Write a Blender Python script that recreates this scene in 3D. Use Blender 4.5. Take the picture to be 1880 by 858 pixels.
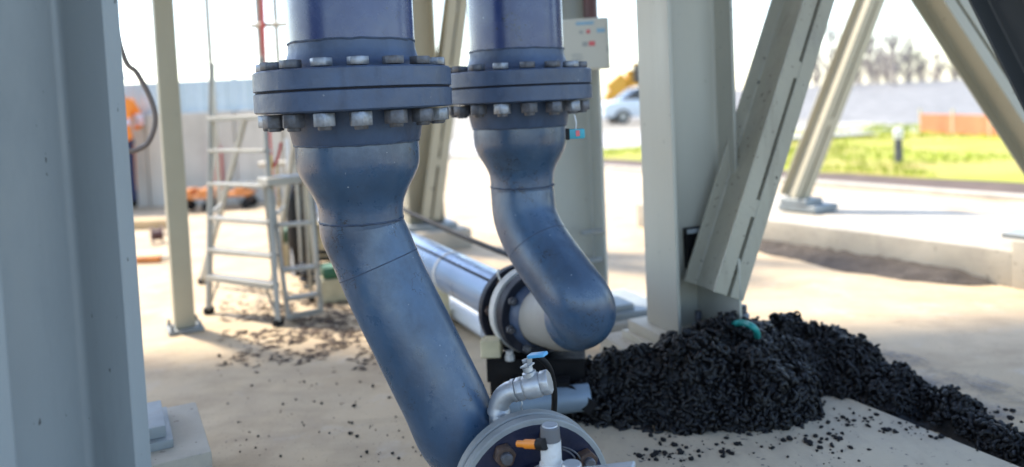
import bpy, bmesh, math, random
from mathutils import Vector, Matrix, noise
R_ = math.radians
random.seed(7)
sc = bpy.context.scene
for o in list(bpy.data.objects): bpy.data.objects.remove(o)

# ------------------------------------------------------------------ camera
W, H, F = 1880, 858, 1420.0
PPX, PPY = 940, 260            # principal point of the photograph (it is a crop)
PITCH, ROLL, CH = R_(3.05), R_(2.6), 1.2
fw = Vector((0, math.cos(PITCH), -math.sin(PITCH)))
r0 = Vector((1, 0, 0)); u0 = r0.cross(fw)
cr = r0*math.cos(ROLL) - u0*math.sin(ROLL)
cu = u0*math.cos(ROLL) + r0*math.sin(ROLL)
CAM = Vector((0, 0, CH))
cd = bpy.data.cameras.new('camera'); cam = bpy.data.objects.new('camera', cd)
sc.collection.objects.link(cam); sc.camera = cam
m = Matrix((cr, cu, -fw)).transposed().to_4x4(); m.translation = CAM; cam.matrix_world = m
cd.sensor_width = 36; cd.lens = F/W*36
cd.shift_y = -(H/2 - PPY)/W
cd.clip_start = 0.05; cd.clip_end = 2000
cd.dof.use_dof = True; cd.dof.focus_distance = 1.98; cd.dof.aperture_fstop = 1.3
sc.render.resolution_x = 1024; sc.render.resolution_y = 467

# ------------------------------------------------------------------ sky and sun
SUN_EL, SUN_HEAD = R_(56), R_(-52)      # heading measured from +Y towards +X
wd = bpy.data.worlds.new('World'); sc.world = wd; wd.use_nodes = True
nt = wd.node_tree; bg = nt.nodes['Background']
sky = nt.nodes.new('ShaderNodeTexSky'); sky.sky_type = 'NISHITA'; sky.sun_disc = False
sky.sun_elevation = SUN_EL; sky.sun_rotation = SUN_HEAD
sky.air_density = 1.0; sky.dust_density = 1.0; sky.ozone_density = 1.0
nt.links.new(sky.outputs[0], bg.inputs[0]); bg.inputs[1].default_value = 0.15
sl = bpy.data.lights.new('sun', 'SUN'); sl.energy = 2.4; sl.angle = R_(5); sl.color = (1, .90, .75)
sun = bpy.data.objects.new('sun', sl); sc.collection.objects.link(sun)
sd = Vector((math.sin(SUN_HEAD)*math.cos(SUN_EL), math.cos(SUN_HEAD)*math.cos(SUN_EL), math.sin(SUN_EL)))
sun.rotation_euler = sd.to_track_quat('Z', 'Y').to_euler(); sun.location = sd*30
sc.view_settings.view_transform = 'Standard'; sc.view_settings.look = 'None'
sc.view_settings.exposure = 1.88; sc.view_settings.gamma = 1; sc.view_settings.use_curve_mapping = False

# ------------------------------------------------------------------ placing helpers
def ray(px, py): return fw + cr*((px-PPX)/F) - cu*((py-PPY)/F)
def at(px, py, Y): d = ray(px, py); return CAM + d*(Y/d.y)
def gd(px, py, z=0.0): d = ray(px, py); return CAM + d*((z-CH)/d.z)
Z3 = Vector((0, 0, 1))

# ------------------------------------------------------------------ materials
def mat(name, col, rough=.6, metal=0., var=.25, scale=3., spots=0., spotcol=(.03,.025,.02), spotscale=30, bump=.0, bscale=40,
        stain=0., staincol=(.1,.07,.05), stainscale=2.5, emit=None, stretch=(1,1,1), coat=0., specks=0., speckcol=(.5,.5,.48), scratch=0., dust=0., dustcol=(.2,.2,.2), dustscale=3., spec=.5, streak=0., streakcol=(.03,.04,.06), streakscale=(16,16,1.3)):
    mt = bpy.data.materials.new(name); mt.use_nodes = True; t = mt.node_tree; N = t.nodes; L = t.links
    b = N['Principled BSDF']; b.inputs['Roughness'].default_value = rough; b.inputs['Metallic'].default_value = metal
    b.inputs['Specular IOR Level'].default_value = spec
    if coat: b.inputs['Coat Weight'].default_value = coat; b.inputs['Coat Roughness'].default_value = .25
    tc = N.new('ShaderNodeTexCoord'); mp = N.new('ShaderNodeMapping'); L.new(tc.outputs['Object'], mp.inputs[0])
    mp.inputs['Scale'].default_value = stretch
    def nz(s, det=4, ro=.6):
        n = N.new('ShaderNodeTexNoise'); n.inputs['Scale'].default_value = s; n.inputs['Detail'].default_value = det
        n.inputs['Roughness'].default_value = ro; L.new(mp.outputs[0], n.inputs['Vector']); return n.outputs[0]
    def ramp(src, a, bb):
        r = N.new('ShaderNodeMapRange'); r.inputs[1].default_value = a; r.inputs[2].default_value = bb; L.new(src, r.inputs[0]); return r.outputs[0]
    def mix(f, a, bb):
        x = N.new('ShaderNodeMix'); x.data_type = 'RGBA'
        if isinstance(f, float): x.inputs[0].default_value = f
        else: L.new(f, x.inputs[0])
        for k, v in ((6, a), (7, bb)):
            if isinstance(v, tuple): x.inputs[k].default_value = (*v, 1)
            else: L.new(v, x.inputs[k])
        return x.outputs[2]
    dk = tuple(c*(1-var) for c in col); lt = tuple(min(1, c*(1+var)) for c in col)
    c = mix(ramp(nz(scale), .3, .7), dk, lt)
    if stain > 0:
        s = ramp(nz(stainscale, 6, .65), .62-.25*stain, .8-.2*stain)
        mm = N.new('ShaderNodeMath'); mm.operation = 'MULTIPLY'; mm.inputs[1].default_value = min(1, stain); L.new(s, mm.inputs[0])
        c = mix(mm.outputs[0], c, staincol)
    if dust > 0:
        s = ramp(nz(dustscale, 7, .7), .66-.2*dust, .86-.2*dust)
        mm = N.new('ShaderNodeMath'); mm.operation = 'MULTIPLY'; mm.inputs[1].default_value = .75; L.new(s, mm.inputs[0]); c = mix(mm.outputs[0], c, dustcol)
    if streak > 0:
        m2 = N.new('ShaderNodeMapping'); m2.inputs['Scale'].default_value = streakscale; L.new(tc.outputs['Object'], m2.inputs[0])
        n2 = N.new('ShaderNodeTexNoise'); n2.inputs['Scale'].default_value = 1.0; n2.inputs['Detail'].default_value = 6; n2.inputs['Roughness'].default_value = .65; L.new(m2.outputs[0], n2.inputs['Vector'])
        s = ramp(n2.outputs[0], .52, .74); mm = N.new('ShaderNodeMath'); mm.operation = 'MULTIPLY'; mm.inputs[1].default_value = streak; L.new(s, mm.inputs[0]); c = mix(mm.outputs[0], c, streakcol)
    if spots > 0:
        s = ramp(nz(spotscale, 2, .5), .74-.12*spots, .77-.12*spots)
        c = mix(s, c, spotcol)
    if specks > 0:
        s = ramp(nz(75, 1, .4), .80-.07*specks, .82-.07*specks); c = mix(s, c, speckcol)
    if scratch > 0:
        n1_ = nz(4.2, 5, .75); n2_ = N.new('ShaderNodeMath'); n2_.operation = 'SUBTRACT'; L.new(n1_, n2_.inputs[0]); n2_.inputs[1].default_value = .5
        n3_ = N.new('ShaderNodeMath'); n3_.operation = 'ABSOLUTE'; L.new(n2_.outputs[0], n3_.inputs[0])
        ln = ramp(n3_.outputs[0], .006, .0015); ms = ramp(nz(7.3, 2, .5), .60-.05*scratch, .64-.05*scratch)
        mu = N.new('ShaderNodeMath'); mu.operation = 'MULTIPLY'; L.new(ln, mu.inputs[0]); L.new(ms, mu.inputs[1]); c = mix(mu.outputs[0], c, (.012,.016,.025))
    L.new(c, b.inputs['Base Color'])
    rr = N.new('ShaderNodeMapRange'); rr.inputs[1].default_value = .3; rr.inputs[2].default_value = .7
    rr.inputs[3].default_value = max(.05, rough-.1); rr.inputs[4].default_value = min(1, rough+.12)
    L.new(nz(scale*4), rr.inputs[0]); L.new(rr.outputs[0], b.inputs['Roughness'])
    if bump > 0:
        bn = N.new('ShaderNodeBump'); bn.inputs['Strength'].default_value = bump; bn.inputs['Distance'].default_value = .01
        L.new(nz(bscale, 5, .65), bn.inputs['Height']); L.new(bn.outputs[0], b.inputs['Normal'])
    if emit: b.inputs['Emission Color'].default_value = (*emit[0], 1); b.inputs['Emission Strength'].default_value = emit[1]
    return mt
M = {}
M['blue'] = mat('blue_pipe_paint', (.036,.078,.140), .34, var=.35, scale=4, spots=.12, spotcol=(.02,.035,.06), spotscale=90, stain=.6, staincol=(.011,.020,.036), stainscale=8, bump=.12, bscale=60, coat=.15, specks=.02, speckcol=(.3,.33,.36), scratch=1, dust=.5, dustcol=(.09,.135,.185), dustscale=10, spec=.65, streak=.4, streakcol=(.014,.024,.045), streakscale=(13,13,3))
M['blue2'] = mat('blue_upper_pipe_paint', (.022,.040,.125), .26, var=.15, scale=3, spots=.1, spotcol=(.03,.04,.08), spotscale=60, stain=.35, staincol=(.075,.115,.22), stainscale=5, bump=.05, bscale=50, coat=.3, specks=.02, speckcol=(.3,.33,.36), scratch=.6, streak=.5, streakcol=(.012,.018,.05), streakscale=(14,14,1))
M['flange'] = mat('blue_grey_flange_paint', (.046,.074,.132), .44, var=.22, scale=8, spots=.15, spotcol=(.04,.05,.08), spotscale=90, stain=.5, staincol=(.032,.042,.07), stainscale=9, bump=.15, bscale=80, streak=.6, streakcol=(.024,.034,.06), streakscale=(20,20,5), specks=.3, speckcol=(.16,.19,.23))
M['rim'] = mat('worn_grey_flange_paint', (.23,.24,.235), .55, var=.15, scale=10, stain=.5, staincol=(.12,.14,.16), stainscale=9, bump=.15, bscale=80)
M['weld'] = mat('dark_weld_line', (.028,.045,.08), .6, var=.4, scale=30, bump=.3, bscale=120)
M['gasket'] = mat('black_gasket', (.015,.014,.018), .7, spec=.2)
M['bolt'] = mat('galvanised_bolt', (.26,.28,.31), .42, .55, var=.35, scale=30, stain=.5, staincol=(.09,.08,.07), stainscale=40, bump=.2, bscale=120)
M['bolt_dark'] = mat('weathered_bolt', (.11,.115,.13), .5, .4, var=.4, scale=30, stain=.6, staincol=(.07,.055,.045), stainscale=35, bump=.2, bscale=120)
M['bolt_rust'] = mat('rusty_bolt', (.07,.045,.035), .7, .2, var=.4, scale=25, stain=.6, staincol=(.13,.06,.03), stainscale=30, bump=.3, bscale=120)
M['steel'] = mat('grey_green_column_paint', (.41,.395,.325), .5, var=.07, scale=2.5, spots=.08, spotcol=(.06,.05,.04), spotscale=70, stain=.35, staincol=(.33,.32,.265), stainscale=3, bump=.05, bscale=70, stretch=(1,1,.35), streak=.2, streakcol=(.27,.24,.19), streakscale=(18,18,.8))
M['steel_pale'] = mat('pale_column_paint', (.50,.51,.46), .5, var=.06, scale=2.5, spots=.06, spotscale=70, stain=.3, staincol=(.40,.41,.37), stainscale=3, bump=.05, bscale=70)
M['steel_dirty'] = mat('spattered_brace_paint', (.34,.315,.24), .5, var=.14, scale=3, spots=.35, spotcol=(.03,.025,.02), spotscale=55, stain=.4, staincol=(.22,.21,.19), stainscale=6, bump=.06, bscale=70, streak=.5, streakcol=(.18,.15,.11), streakscale=(14,14,2))
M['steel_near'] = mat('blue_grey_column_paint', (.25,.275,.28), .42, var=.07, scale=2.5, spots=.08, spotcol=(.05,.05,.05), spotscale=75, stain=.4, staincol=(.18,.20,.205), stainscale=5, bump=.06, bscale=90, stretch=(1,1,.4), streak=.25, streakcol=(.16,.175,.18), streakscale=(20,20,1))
M['steel_yel'] = mat('cream_post_paint', (.38,.345,.25), .5, var=.08, scale=2, stain=.3, staincol=(.32,.31,.26), spots=.1)
M['steel_shaded'] = mat('shaded_brace_paint', (.055,.06,.065), .5, var=.15, scale=3, stain=.3, staincol=(.03,.03,.03))  # dark tone is the brace's backlit shade, put into the base colour
M['conc'] = mat('yard_concrete', (.49,.38,.245), .85, var=.15, scale=1.3, spots=.45, spotcol=(.22,.165,.12), spotscale=95, stain=.65, staincol=(.32,.235,.15), stainscale=2.3, dust=.5, dustcol=(.52,.46,.38), dustscale=3.1, bump=.25, bscale=60, streak=.45, streakcol=(.27,.205,.14), streakscale=(2.2,7,1))
M['pad'] = mat('footing_concrete', (.42,.38,.31), .85, var=.15, scale=4, spots=.5, spotcol=(.2,.18,.15), spotscale=40, stain=.5, staincol=(.3,.27,.23), stainscale=6, bump=.3, bscale=70)
M['apron'] = mat('apron_concrete', (.42,.345,.24), .85, var=.12, scale=2, spots=.55, spotcol=(.1,.09,.08), spotscale=50, stain=.55, staincol=(.25,.22,.18), stainscale=2.5, bump=.3, bscale=70, streak=.5, streakcol=(.24,.2,.15), streakscale=(9,4,1))
M['plate'] = mat('steel_base_plate', (.24,.265,.27), .5, .1, var=.12, scale=6, stain=.5, staincol=(.2,.17,.14), stainscale=8, bump=.1)
M['plate_cream'] = mat('cream_base_plate', (.46,.44,.37), .6, var=.1, scale=6, stain=.5, staincol=(.35,.28,.2), spots=.4, spotcol=(.12,.06,.03), spotscale=14, bump=.1)
M['alu'] = mat('ladder_aluminium', (.36,.345,.30), .45, .25, var=.12, scale=8, stain=.35, staincol=(.3,.28,.25))
M['rubber'] = mat('black_rubber', (.012,.012,.013), .6, spec=.2)
M['black'] = mat('black_steel_paint', (.005,.005,.006), .5, var=.3, scale=8, stain=.4, staincol=(.018,.016,.015), stainscale=10, bump=.15, spec=.2)
M['blackfl'] = mat('black_flange_coat', (.013,.015,.024), .5, var=.35, scale=10, stain=.5, staincol=(.04,.04,.05), stainscale=12, bump=.2, spec=.2)
M['navyfl_shaded'] = mat('dark_blue_shaded_face', (.007,.010,.028), .5, var=.35, scale=10, stain=.5, staincol=(.04,.035,.05), stainscale=12, bump=.2, spec=.2)  # dark blue with the face's own shadow painted into the colour
M['white'] = mat('white_coupling_paint', (.58,.56,.52), .55, var=.08, scale=8, stain=.4, staincol=(.35,.32,.28), stainscale=10)
M['spool'] = mat('dusty_bounce_lit_spool', (.25,.24,.215), .55, var=.15, scale=8, stain=.5, staincol=(.2,.19,.18), stainscale=10)  # cream tone holds dust plus painted bounce light from the ground
M['mud'] = mat('mud_film', (.17,.15,.135), .6, var=.25, scale=5, stain=.5, staincol=(.06,.055,.055), stainscale=4)
M['bluegrey'] = mat('blue_grey_conduit', (.16,.21,.26), .45, .2, var=.15, scale=6, stain=.4, staincol=(.1,.12,.15))
M['silver'] = mat('silver_pipe_cladding', (.20,.28,.40), .34, .35, var=.12, scale=3, stain=.35, staincol=(.2,.23,.3), bump=.04, bscale=25)
M['whitepipe'] = mat('white_pipe', (.62,.64,.66), .35, var=.06, scale=3, stain=.25, staincol=(.45,.44,.42))
M['zinc'] = mat('zinc_fitting', (.44,.45,.46), .42, .6, var=.15, scale=20, stain=.35, staincol=(.3,.3,.3), stainscale=25, bump=.12, bscale=150)
M['bluegrip'] = mat('blue_lever_grip', (.10,.36,.62), .4, var=.08)
M['orange'] = mat('orange_plastic', (.75,.23,.015), .45, var=.1)
M['orange2'] = mat('orange_trolley_paint', (.55,.2,.05), .5, var=.25, scale=8, stain=.4, staincol=(.15,.06,.03))
M['cap'] = mat('grey_cap', (.12,.12,.125), .6)
M['capwhite'] = mat('white_fitting', (.55,.55,.54), .45, var=.1, scale=20, stain=.4, staincol=(.3,.22,.14), stainscale=25)
M['sludge'] = mat('black_sludge', (.004,.0037,.004), .4, spec=.3, dust=.12, dustcol=(.018,.017,.017), dustscale=9, var=.45, scale=30, stain=.35, staincol=(.014,.014,.017), stainscale=12, bump=.35, bscale=120)
M['crumb'] = mat('sludge_crumbs', (.009,.0085,.009), .75, spec=.2, var=.4, scale=30)
M['bark'] = mat('bark_debris', (.095,.064,.045), .85, var=.4, scale=6)
M['soil'] = mat('dark_soil', (.058,.048,.041), .95, var=.3, scale=9, spots=.4, spotcol=(.2,.18,.16), spotscale=40, bump=.8, bscale=30)
M['mulch'] = mat('verge_soil', (.10,.068,.05), .95, var=.3, scale=3, bump=.6, bscale=20)
M['grass'] = mat('grass_ground', (.30,.31,.03), .9, var=.25, scale=.9, stain=.7, staincol=(.33,.20,.09), stainscale=.45, bump=.8, bscale=12)
M['blade'] = mat('grass_blades', (.30,.36,.02), .7, var=.3, scale=.8)
M['asphalt'] = mat('pale_road', (.36,.345,.33), .9, var=.1, scale=.6, bump=.3, bscale=30)
M['gravel'] = mat('grey_gravel_bank', (.19,.187,.18), .95, var=.3, scale=2.2, spots=.6, spotcol=(.12,.12,.12), spotscale=3, bump=.8, bscale=5)
M['far'] = mat('far_ground', (.24,.22,.18), .95, var=.2, scale=.05)
M['wallc'] = mat('precast_concrete', (.48,.46,.41), .85, var=.12, scale=1.2, stain=.4, staincol=(.3,.28,.25), stainscale=2, bump=.2, bscale=30, streak=.4, streakcol=(.28,.26,.22), streakscale=(6,6,.8))
M['sheet'] = mat('pale_blue_sheeting', (.40,.50,.57), .35, .1, var=.1, scale=2)
M['bark_tree'] = mat('pale_bark', (.33,.28,.25), .9, var=.25, scale=5)
M['leaf_g'] = mat('young_green_leaves', (.20,.27,.09), .7, var=.35, scale=2)
M['leaf_r'] = mat('reddish_buds', (.33,.25,.22), .8, var=.3, scale=2)
M['mesh_o'] = mat('orange_barrier_mesh', (.62,.22,.10), .7, var=.12, scale=3)
M['timber'] = mat('timber', (.45,.33,.19), .8, var=.2, scale=5, stretch=(1,6,6))
M['timber_c'] = mat('cream_timber', (.52,.46,.30), .8, var=.15, scale=12, spots=.4, spotcol=(.2,.14,.08), spotscale=40)
M['boxc'] = mat('cream_enclosure', (.56,.55,.48), .5, var=.05, scale=3)
M['lab_blue'] = mat('blue_label', (.25,.42,.55), .5, var=.08, scale=60)
M['lab_red'] = mat('red_label', (.6,.12,.13), .5, var=.1, scale=60)
M['lab_grey'] = mat('grey_label', (.35,.37,.36), .5)
M['maroon'] = mat('maroon_conduit', (.10,.045,.045), .5)
M['teal'] = mat('teal_tag', (.04,.34,.42), .4)
M['tealhose'] = mat('teal_hose', (.02,.30,.27), .4)
M['red'] = mat('red_strap', (.45,.05,.05), .6)
M['yellow'] = mat('yellow_tool', (.75,.45,.02), .5)
M['hose'] = mat('brown_hose', (.17,.13,.11), .55)
M['carw'] = mat('white_car_paint', (.62,.66,.68), .3, var=.02, coat=.5)
M['glass'] = mat('dark_car_glass', (.02,.022,.03), .1)
M['exc'] = mat('excavator_yellow', (.72,.36,.03), .45, var=.08, scale=2)
M['hiviz'] = mat('orange_hi_vis', (.85,.25,.03), .8, var=.12, scale=9, bump=.3, bscale=12)
M['navy'] = mat('navy_trousers', (.02,.03,.075), .85, var=.2, scale=9, bump=.3, bscale=14)
M['skin'] = mat('skin', (.45,.27,.19), .55, var=.06)
M['reflect'] = mat('silver_tape', (.55,.54,.68), .4)
M['hat'] = mat('white_hard_hat', (.7,.7,.68), .35, var=.02)
M['green'] = mat('green_crate', (.03,.12,.06), .5)
M['deck'] = mat('deck_underside', (.34,.34,.32), .7, var=.1)

# ------------------------------------------------------------------ mesh builder
class MB:
    def __init__(s): s.v = []; s.f = []
    def add(s, vs, fs):
        k = len(s.v); s.v += [Vector(v) for v in vs]; s.f += [tuple(i+k for i in f) for f in fs]; return s
    def box(s, c, ax, ay, az, sx, sy, sz):
        c = Vector(c); vs = []
        for i in (-1, 1):
            for j in (-1, 1):
                for k in (-1, 1): vs.append(c + ax*(i*sx/2) + ay*(j*sy/2) + az*(k*sz/2))
        return s.add(vs, [(0,1,3,2),(4,6,7,5),(0,4,5,1),(2,3,7,6),(0,2,6,4),(1,5,7,3)])
    def abox(s, x0, x1, y0, y1, z0, z1):
        return s.box(((x0+x1)/2,(y0+y1)/2,(z0+z1)/2), Vector((1,0,0)), Vector((0,1,0)), Z3, x1-x0, y1-y0, z1-z0)
    def prism(s, prof, o, ax, ay, az, h):
        o = Vector(o); n = len(prof)
        vs = [o+ax*p[0]+ay*p[1] for p in prof] + [o+ax*p[0]+ay*p[1]+az*h for p in prof]
        return s.add(vs, [tuple(range(n-1,-1,-1)), tuple(range(n, 2*n))] + [(i,(i+1)%n,(i+1)%n+n,i+n) for i in range(n)])
    def bar(s, a, b, w, h=None, up=Z3):
        a = Vector(a); b = Vector(b); d = (b-a); L = d.length; d.normalize(); h = h or w
        x = up.cross(d)
        if x.length < 1e-4: x = Vector((1,0,0)).cross(d)
        x.normalize(); y = d.cross(x)
        return s.box((a+b)/2, x, y, d, w, h, L)
    def sweep(s, pts, rad, n=12, caps=True):
        pts = [Vector(p) for p in pts]; m_ = len(pts)
        rad = rad if isinstance(rad, (list, tuple)) else [rad]*m_
        tan = []
        for i in range(m_):
            t = pts[min(i+1, m_-1)] - pts[max(i-1, 0)]; tan.append(t.normalized())
        a = Vector((1,0,0)) if abs(tan[0].x) < .9 else Vector((0,1,0))
        x = (a - tan[0]*a.dot(tan[0])).normalized(); vs = []; fs = []
        for i in range(m_):
            x = (x - tan[i]*x.dot(tan[i])).normalized(); y = tan[i].cross(x)
            for k in range(n):
                q = 2*math.pi*k/n; vs.append(pts[i] + (x*math.cos(q)+y*math.sin(q))*rad[i])
        for i in range(m_-1):
            for k in range(n):
                k2 = (k+1) % n; fs.append((i*n+k, i*n+k2, (i+1)*n+k2, (i+1)*n+k))
        if caps: fs += [tuple(range(n-1,-1,-1)), tuple((m_-1)*n+k for k in range(n))]
        return s.add(vs, fs)
    def lathe(s, prof, o, ax, n=32, closed=False):
        """prof: (radius, t along ax)"""
        o = Vector(o); ax = Vector(ax).normalized()
        a = Vector((1,0,0)) if abs(ax.x) < .9 else Vector((0,1,0))
        x = (a-ax*a.dot(ax)).normalized(); y = ax.cross(x); vs = []; fs = []; p = len(prof)
        for r, t in prof:
            for k in range(n):
                q = 2*math.pi*k/n; vs.append(o+ax*t+(x*math.cos(q)+y*math.sin(q))*r)
        for i in range(p if closed else p-1):
            j = (i+1) % p
            for k in range(n):
                k2 = (k+1) % n; fs.append((i*n+k, i*n+k2, j*n+k2, j*n+k))
        if not closed: fs += [tuple(range(n-1,-1,-1)), tuple((p-1)*n+k for k in range(n))]
        return s.add(vs, fs)
    def build(s, name, mt, parent=None, bevel=0., smooth=35, origin=None, kind=None, seg=1):
        o0 = Vector(origin) if origin is not None else Vector((0,0,0))
        me = bpy.data.meshes.new(name); me.from_pydata([v-o0 for v in s.v], [], s.f)
        bm = bmesh.new(); bm.from_mesh(me); bmesh.ops.recalc_face_normals(bm, faces=bm.faces)
        if bevel > 0:
            es = [e for e in bm.edges if len(e.link_faces) == 2 and e.calc_face_angle(0) > R_(35)]
            bmesh.ops.bevel(bm, geom=es, offset=bevel, segments=seg, affect='EDGES', profile=.6, clamp_overlap=True)
        bm.to_mesh(me); bm.free(); me.materials.append(M[mt] if isinstance(mt, str) else mt)
        if smooth:
            me.polygons.foreach_set('use_smooth', [True]*len(me.polygons)); me.set_sharp_from_angle(angle=R_(smooth))
        ob = bpy.data.objects.new(name, me); sc.collection.objects.link(ob); ob.location = o0
        if parent: attach(ob, parent)
        if kind: ob['kind'] = kind
        return ob
WORLD = {}
def attach(ob, parent):
    ob.parent = parent; ob.matrix_parent_inverse = Matrix.Translation(-WORLD.get(parent.name, Vector((0,0,0))))
def thing(name, loc, label, cat, group=None):
    o = bpy.data.objects.new(name, None); o.empty_display_size = .1; sc.collection.objects.link(o); o.location = loc
    WORLD[o.name] = Vector(loc); o['label'] = label; o['category'] = cat
    if group: o['group'] = group
    return o
def tag(o, label, cat, group=None):
    o['label'] = label; o['category'] = cat
    if group: o['group'] = group
    return o
def sub(ob, parent):        # part of a part whose own location is its mesh origin
    ob.parent = parent; ob.matrix_parent_inverse = parent_world(parent).inverted()
def parent_world(p):
    mw = Matrix.Translation(p.location) if p.parent is None else p.matrix_parent_inverse.copy()
    if p.parent is not None:
        mw = Matrix.Translation(p.parent.location) @ p.matrix_parent_inverse @ Matrix.Translation(p.location)
    return mw
def struct(o): o['kind'] = 'structure'; return o
def hd(deg): return Vector((math.sin(R_(deg)), math.cos(R_(deg)), 0))
def catmull(pts, n=8):
    P = [Vector(p) for p in pts]; P = [P[0]*2-P[1]] + P + [P[-1]*2-P[-2]]; out = []
    for i in range(1, len(P)-2):
        for k in range(n):
            t = k/n; a, b, c, d = P[i-1], P[i], P[i+1], P[i+2]
            out.append(.5*((2*b)+(c-a)*t+(2*a-5*b+4*c-d)*t*t+(3*b-a-3*c+d)*t**3))
    out.append(P[-2]); return out

# ================================================================== GROUND
def sheet(name, pts, z, mt):
    me = MB(); me.add([(p[0], p[1], z) for p in pts], [tuple(range(len(pts)))]); return struct(me.build(name, mt, smooth=0))
sheet('ground', [(-400,-60),(400,-60),(400,800),(-400,800)], -.012, 'far')
def slab_grid(name, x0, x1, y0, y1, z, mt, nx, ny, amp):
    b = MB(); vs = []; fs = []
    for j in range(ny+1):
        for i in range(nx+1):
            x = x0+(x1-x0)*i/nx; y = y0+(y1-y0)*j/ny; vs.append((x, y, z+amp*noise.noise(Vector((x*.8, y*.8, 3)))))
    for j in range(ny):
        for i in range(nx): a = j*(nx+1)+i; fs.append((a, a+1, a+nx+2, a+nx+1))
    b.add(vs, fs); return struct(b.build(name, mt))
slab_grid('yard_pavement', -14, 9, -4, 16, -.002, 'conc', 60, 60, .0015)
# grass verge, kerb, path, road beyond the yard
edge = [gd(1480,340), gd(1700,352), gd(1880,362), gd(2100,372)]
ka = Vector((gd(1115,308).x, gd(1115,308).y)); kb = Vector((gd(1880,366).x, gd(1880,366).y))
kdir = (kb-ka).normalized(); kn = Vector((-kdir.y, kdir.x)); kn = kn if kn.y > 0 else -kn
def kpt(s, t): p = ka + kdir*s + kn*t; return (p.x, p.y)
sheet('verge_soil', [kpt(-6,0), kpt(22,0), kpt(22,2.0), kpt(-6,2.0)], .006, 'mulch')
gl = []
b = MB(); vs = []; fs = []; nx, ny = 70, 50
for j in range(ny+1):
    for i in range(nx+1):
        s = -4+36*i/nx; t = 1.1+16*j/ny + .25*noise.noise(Vector((s*.8, 0, 5)))*(1 if j == 0 else 0); p = kpt(s, t)
        vs.append((p[0], p[1], .012+.05*abs(noise.noise(Vector((p[0]*.5, p[1]*.5, 0))))*min(1, j/3)))
for j in range(ny):
    for i in range(nx): a = j*(nx+1)+i; fs.append((a, a+1, a+nx+2, a+nx+1))
b.add(vs, fs); struct(b.build('grass_verge', 'grass'))
b = MB(); c0 = kpt(-6,-.08); c1 = kpt(22,-.08); b.bar((c0[0],c0[1],.0), (c1[0],c1[1],.0), .16, .10); struct(b.build('kerb', 'pad', bevel=.012))
pa, pb = gd(1480,256), gd(1580,250); pdv = (pb-pa).normalized()
b = MB(); A = gd(1380,263); Bq = gd(1590,250); b.bar((A.x,A.y,.075), (Bq.x,Bq.y,.075), .9, .02); struct(b.build('footpath', 'asphalt', smooth=0))
sheet('road', [(-3,17.2),(60,20),(60,26),(-3,24)], .02, 'asphalt')
b = MB(); random.seed(3)
for k in range(16000):
    s = random.uniform(-3, 16); t = 1.2+11*random.random()**1.6; p = kpt(s, t)
    if noise.noise(Vector((p[0]*.45, p[1]*.45, 9))) < -.12: continue
    h = random.uniform(.03, .09); q = random.uniform(0, 6.28); w = .008+.002*t; dx, dy = math.cos(q)*w, math.sin(q)*w
    lx, ly = random.uniform(-.04,.04), random.uniform(-.04,.04)
    b.add([(p[0]-dx,p[1]-dy,.02),(p[0]+dx,p[1]+dy,.02),(p[0]+lx,p[1]+ly,.03+h)], [(0,1,2)])
o = b.build('grass_tufts', 'blade', smooth=0, kind='stuff'); o['label'] = 'bright green grass blades growing over the verge'; o['category'] = 'grass'
# gravel bank rising behind the grass
front = catmull([Vector(q) for q in ((3.5,40,0),(9.5,33,0),(10.8,27,0),(10.6,22,0),(10.7,18.6,0),(14,17,0),(24,16,0))], 8)
b = MB(); vs = []; fs = []; ny = 16
for i, p in enumerate(front):
    q = Vector((p.x+(46-p.y)*.5, 46, 0))
    for j in range(ny+1):
        t_ = j/ny; w = p.lerp(q, t_); vs.append((w.x, w.y, -.03 + 1.25*t_ + (.05*noise.noise(Vector((w.x*.5, w.y*.5, 0))) if j else 0)))
for i in range(len(front)-1):
    for j in range(ny): k_ = i*(ny+1)+j; fs.append((k_, k_+1, k_+ny+2, k_+ny+1))
b.add(vs, fs); struct(b.build('gravel_bank', 'gravel', smooth=60))

# deck of the silo platform overhead that shades the foreground
b = MB(); b.abox(-5.8, 1.6, -1.6, 5.75, 4.62, 4.78)
dk = struct(b.build('platform_deck', 'deck', bevel=.01))
for k, x in enumerate((-5.2, -3.4, -1.6, .1, 1.4)):
    b = MB(); b.abox(x-.08, x+.08, -1.58, 5.73, 4.36, 4.617); attach(b.build('deck_beam', 'steel', bevel=.008), dk)

# ================================================================== STEEL FRAME
def hprof(d, w, tf, tw, r=.016):
    pts = []
    def fil(cx, cy, a0, a1): return [(cx+r*math.cos(R_(a0+(a1-a0)*k/4)), cy+r*math.sin(R_(a0+(a1-a0)*k/4))) for k in range(5)]
    a, c = d/2, w/2; i = a-tf; t = tw/2
    pts += [(-a,-c), (-i,-c)] + fil(-i+r, -t-r, 180, 90) + fil(i-r, -t-r, 90, 0) + [(i,-c), (a,-c), (a,c), (i,c)]
    pts += fil(i-r, t+r, 0, -90) + fil(-i+r, t+r, -90, -180) + [(-i,c), (-a,c)]
    return pts
def hexbolt(parent, p, ax, r, h, mt='bolt', stud=0, name='bolt', washer=True):
    ax = Vector(ax).normalized(); p = Vector(p); b = MB()
    a = Vector((1,0,0)) if abs(ax.x) < .9 else Vector((0,1,0))
    x = (a-ax*a.dot(ax)).normalized(); y = ax.cross(x)
    q0 = random.random()
    b.prism([(r*math.cos(q0+k*math.pi/3), r*math.sin(q0+k*math.pi/3)) for k in range(6)], p+ax*.003, x, y, ax, h)
    o = b.build(name, mt, parent, bevel=h*.06)
    if stud:
        b = MB(); b.lathe([(r*.55,0),(r*.55,stud-.003),(r*.45,stud)], p+ax*(h+.001), ax, 12); s = b.build('stud_end', 'bolt_dark'); sub(s, o)
    return o

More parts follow.
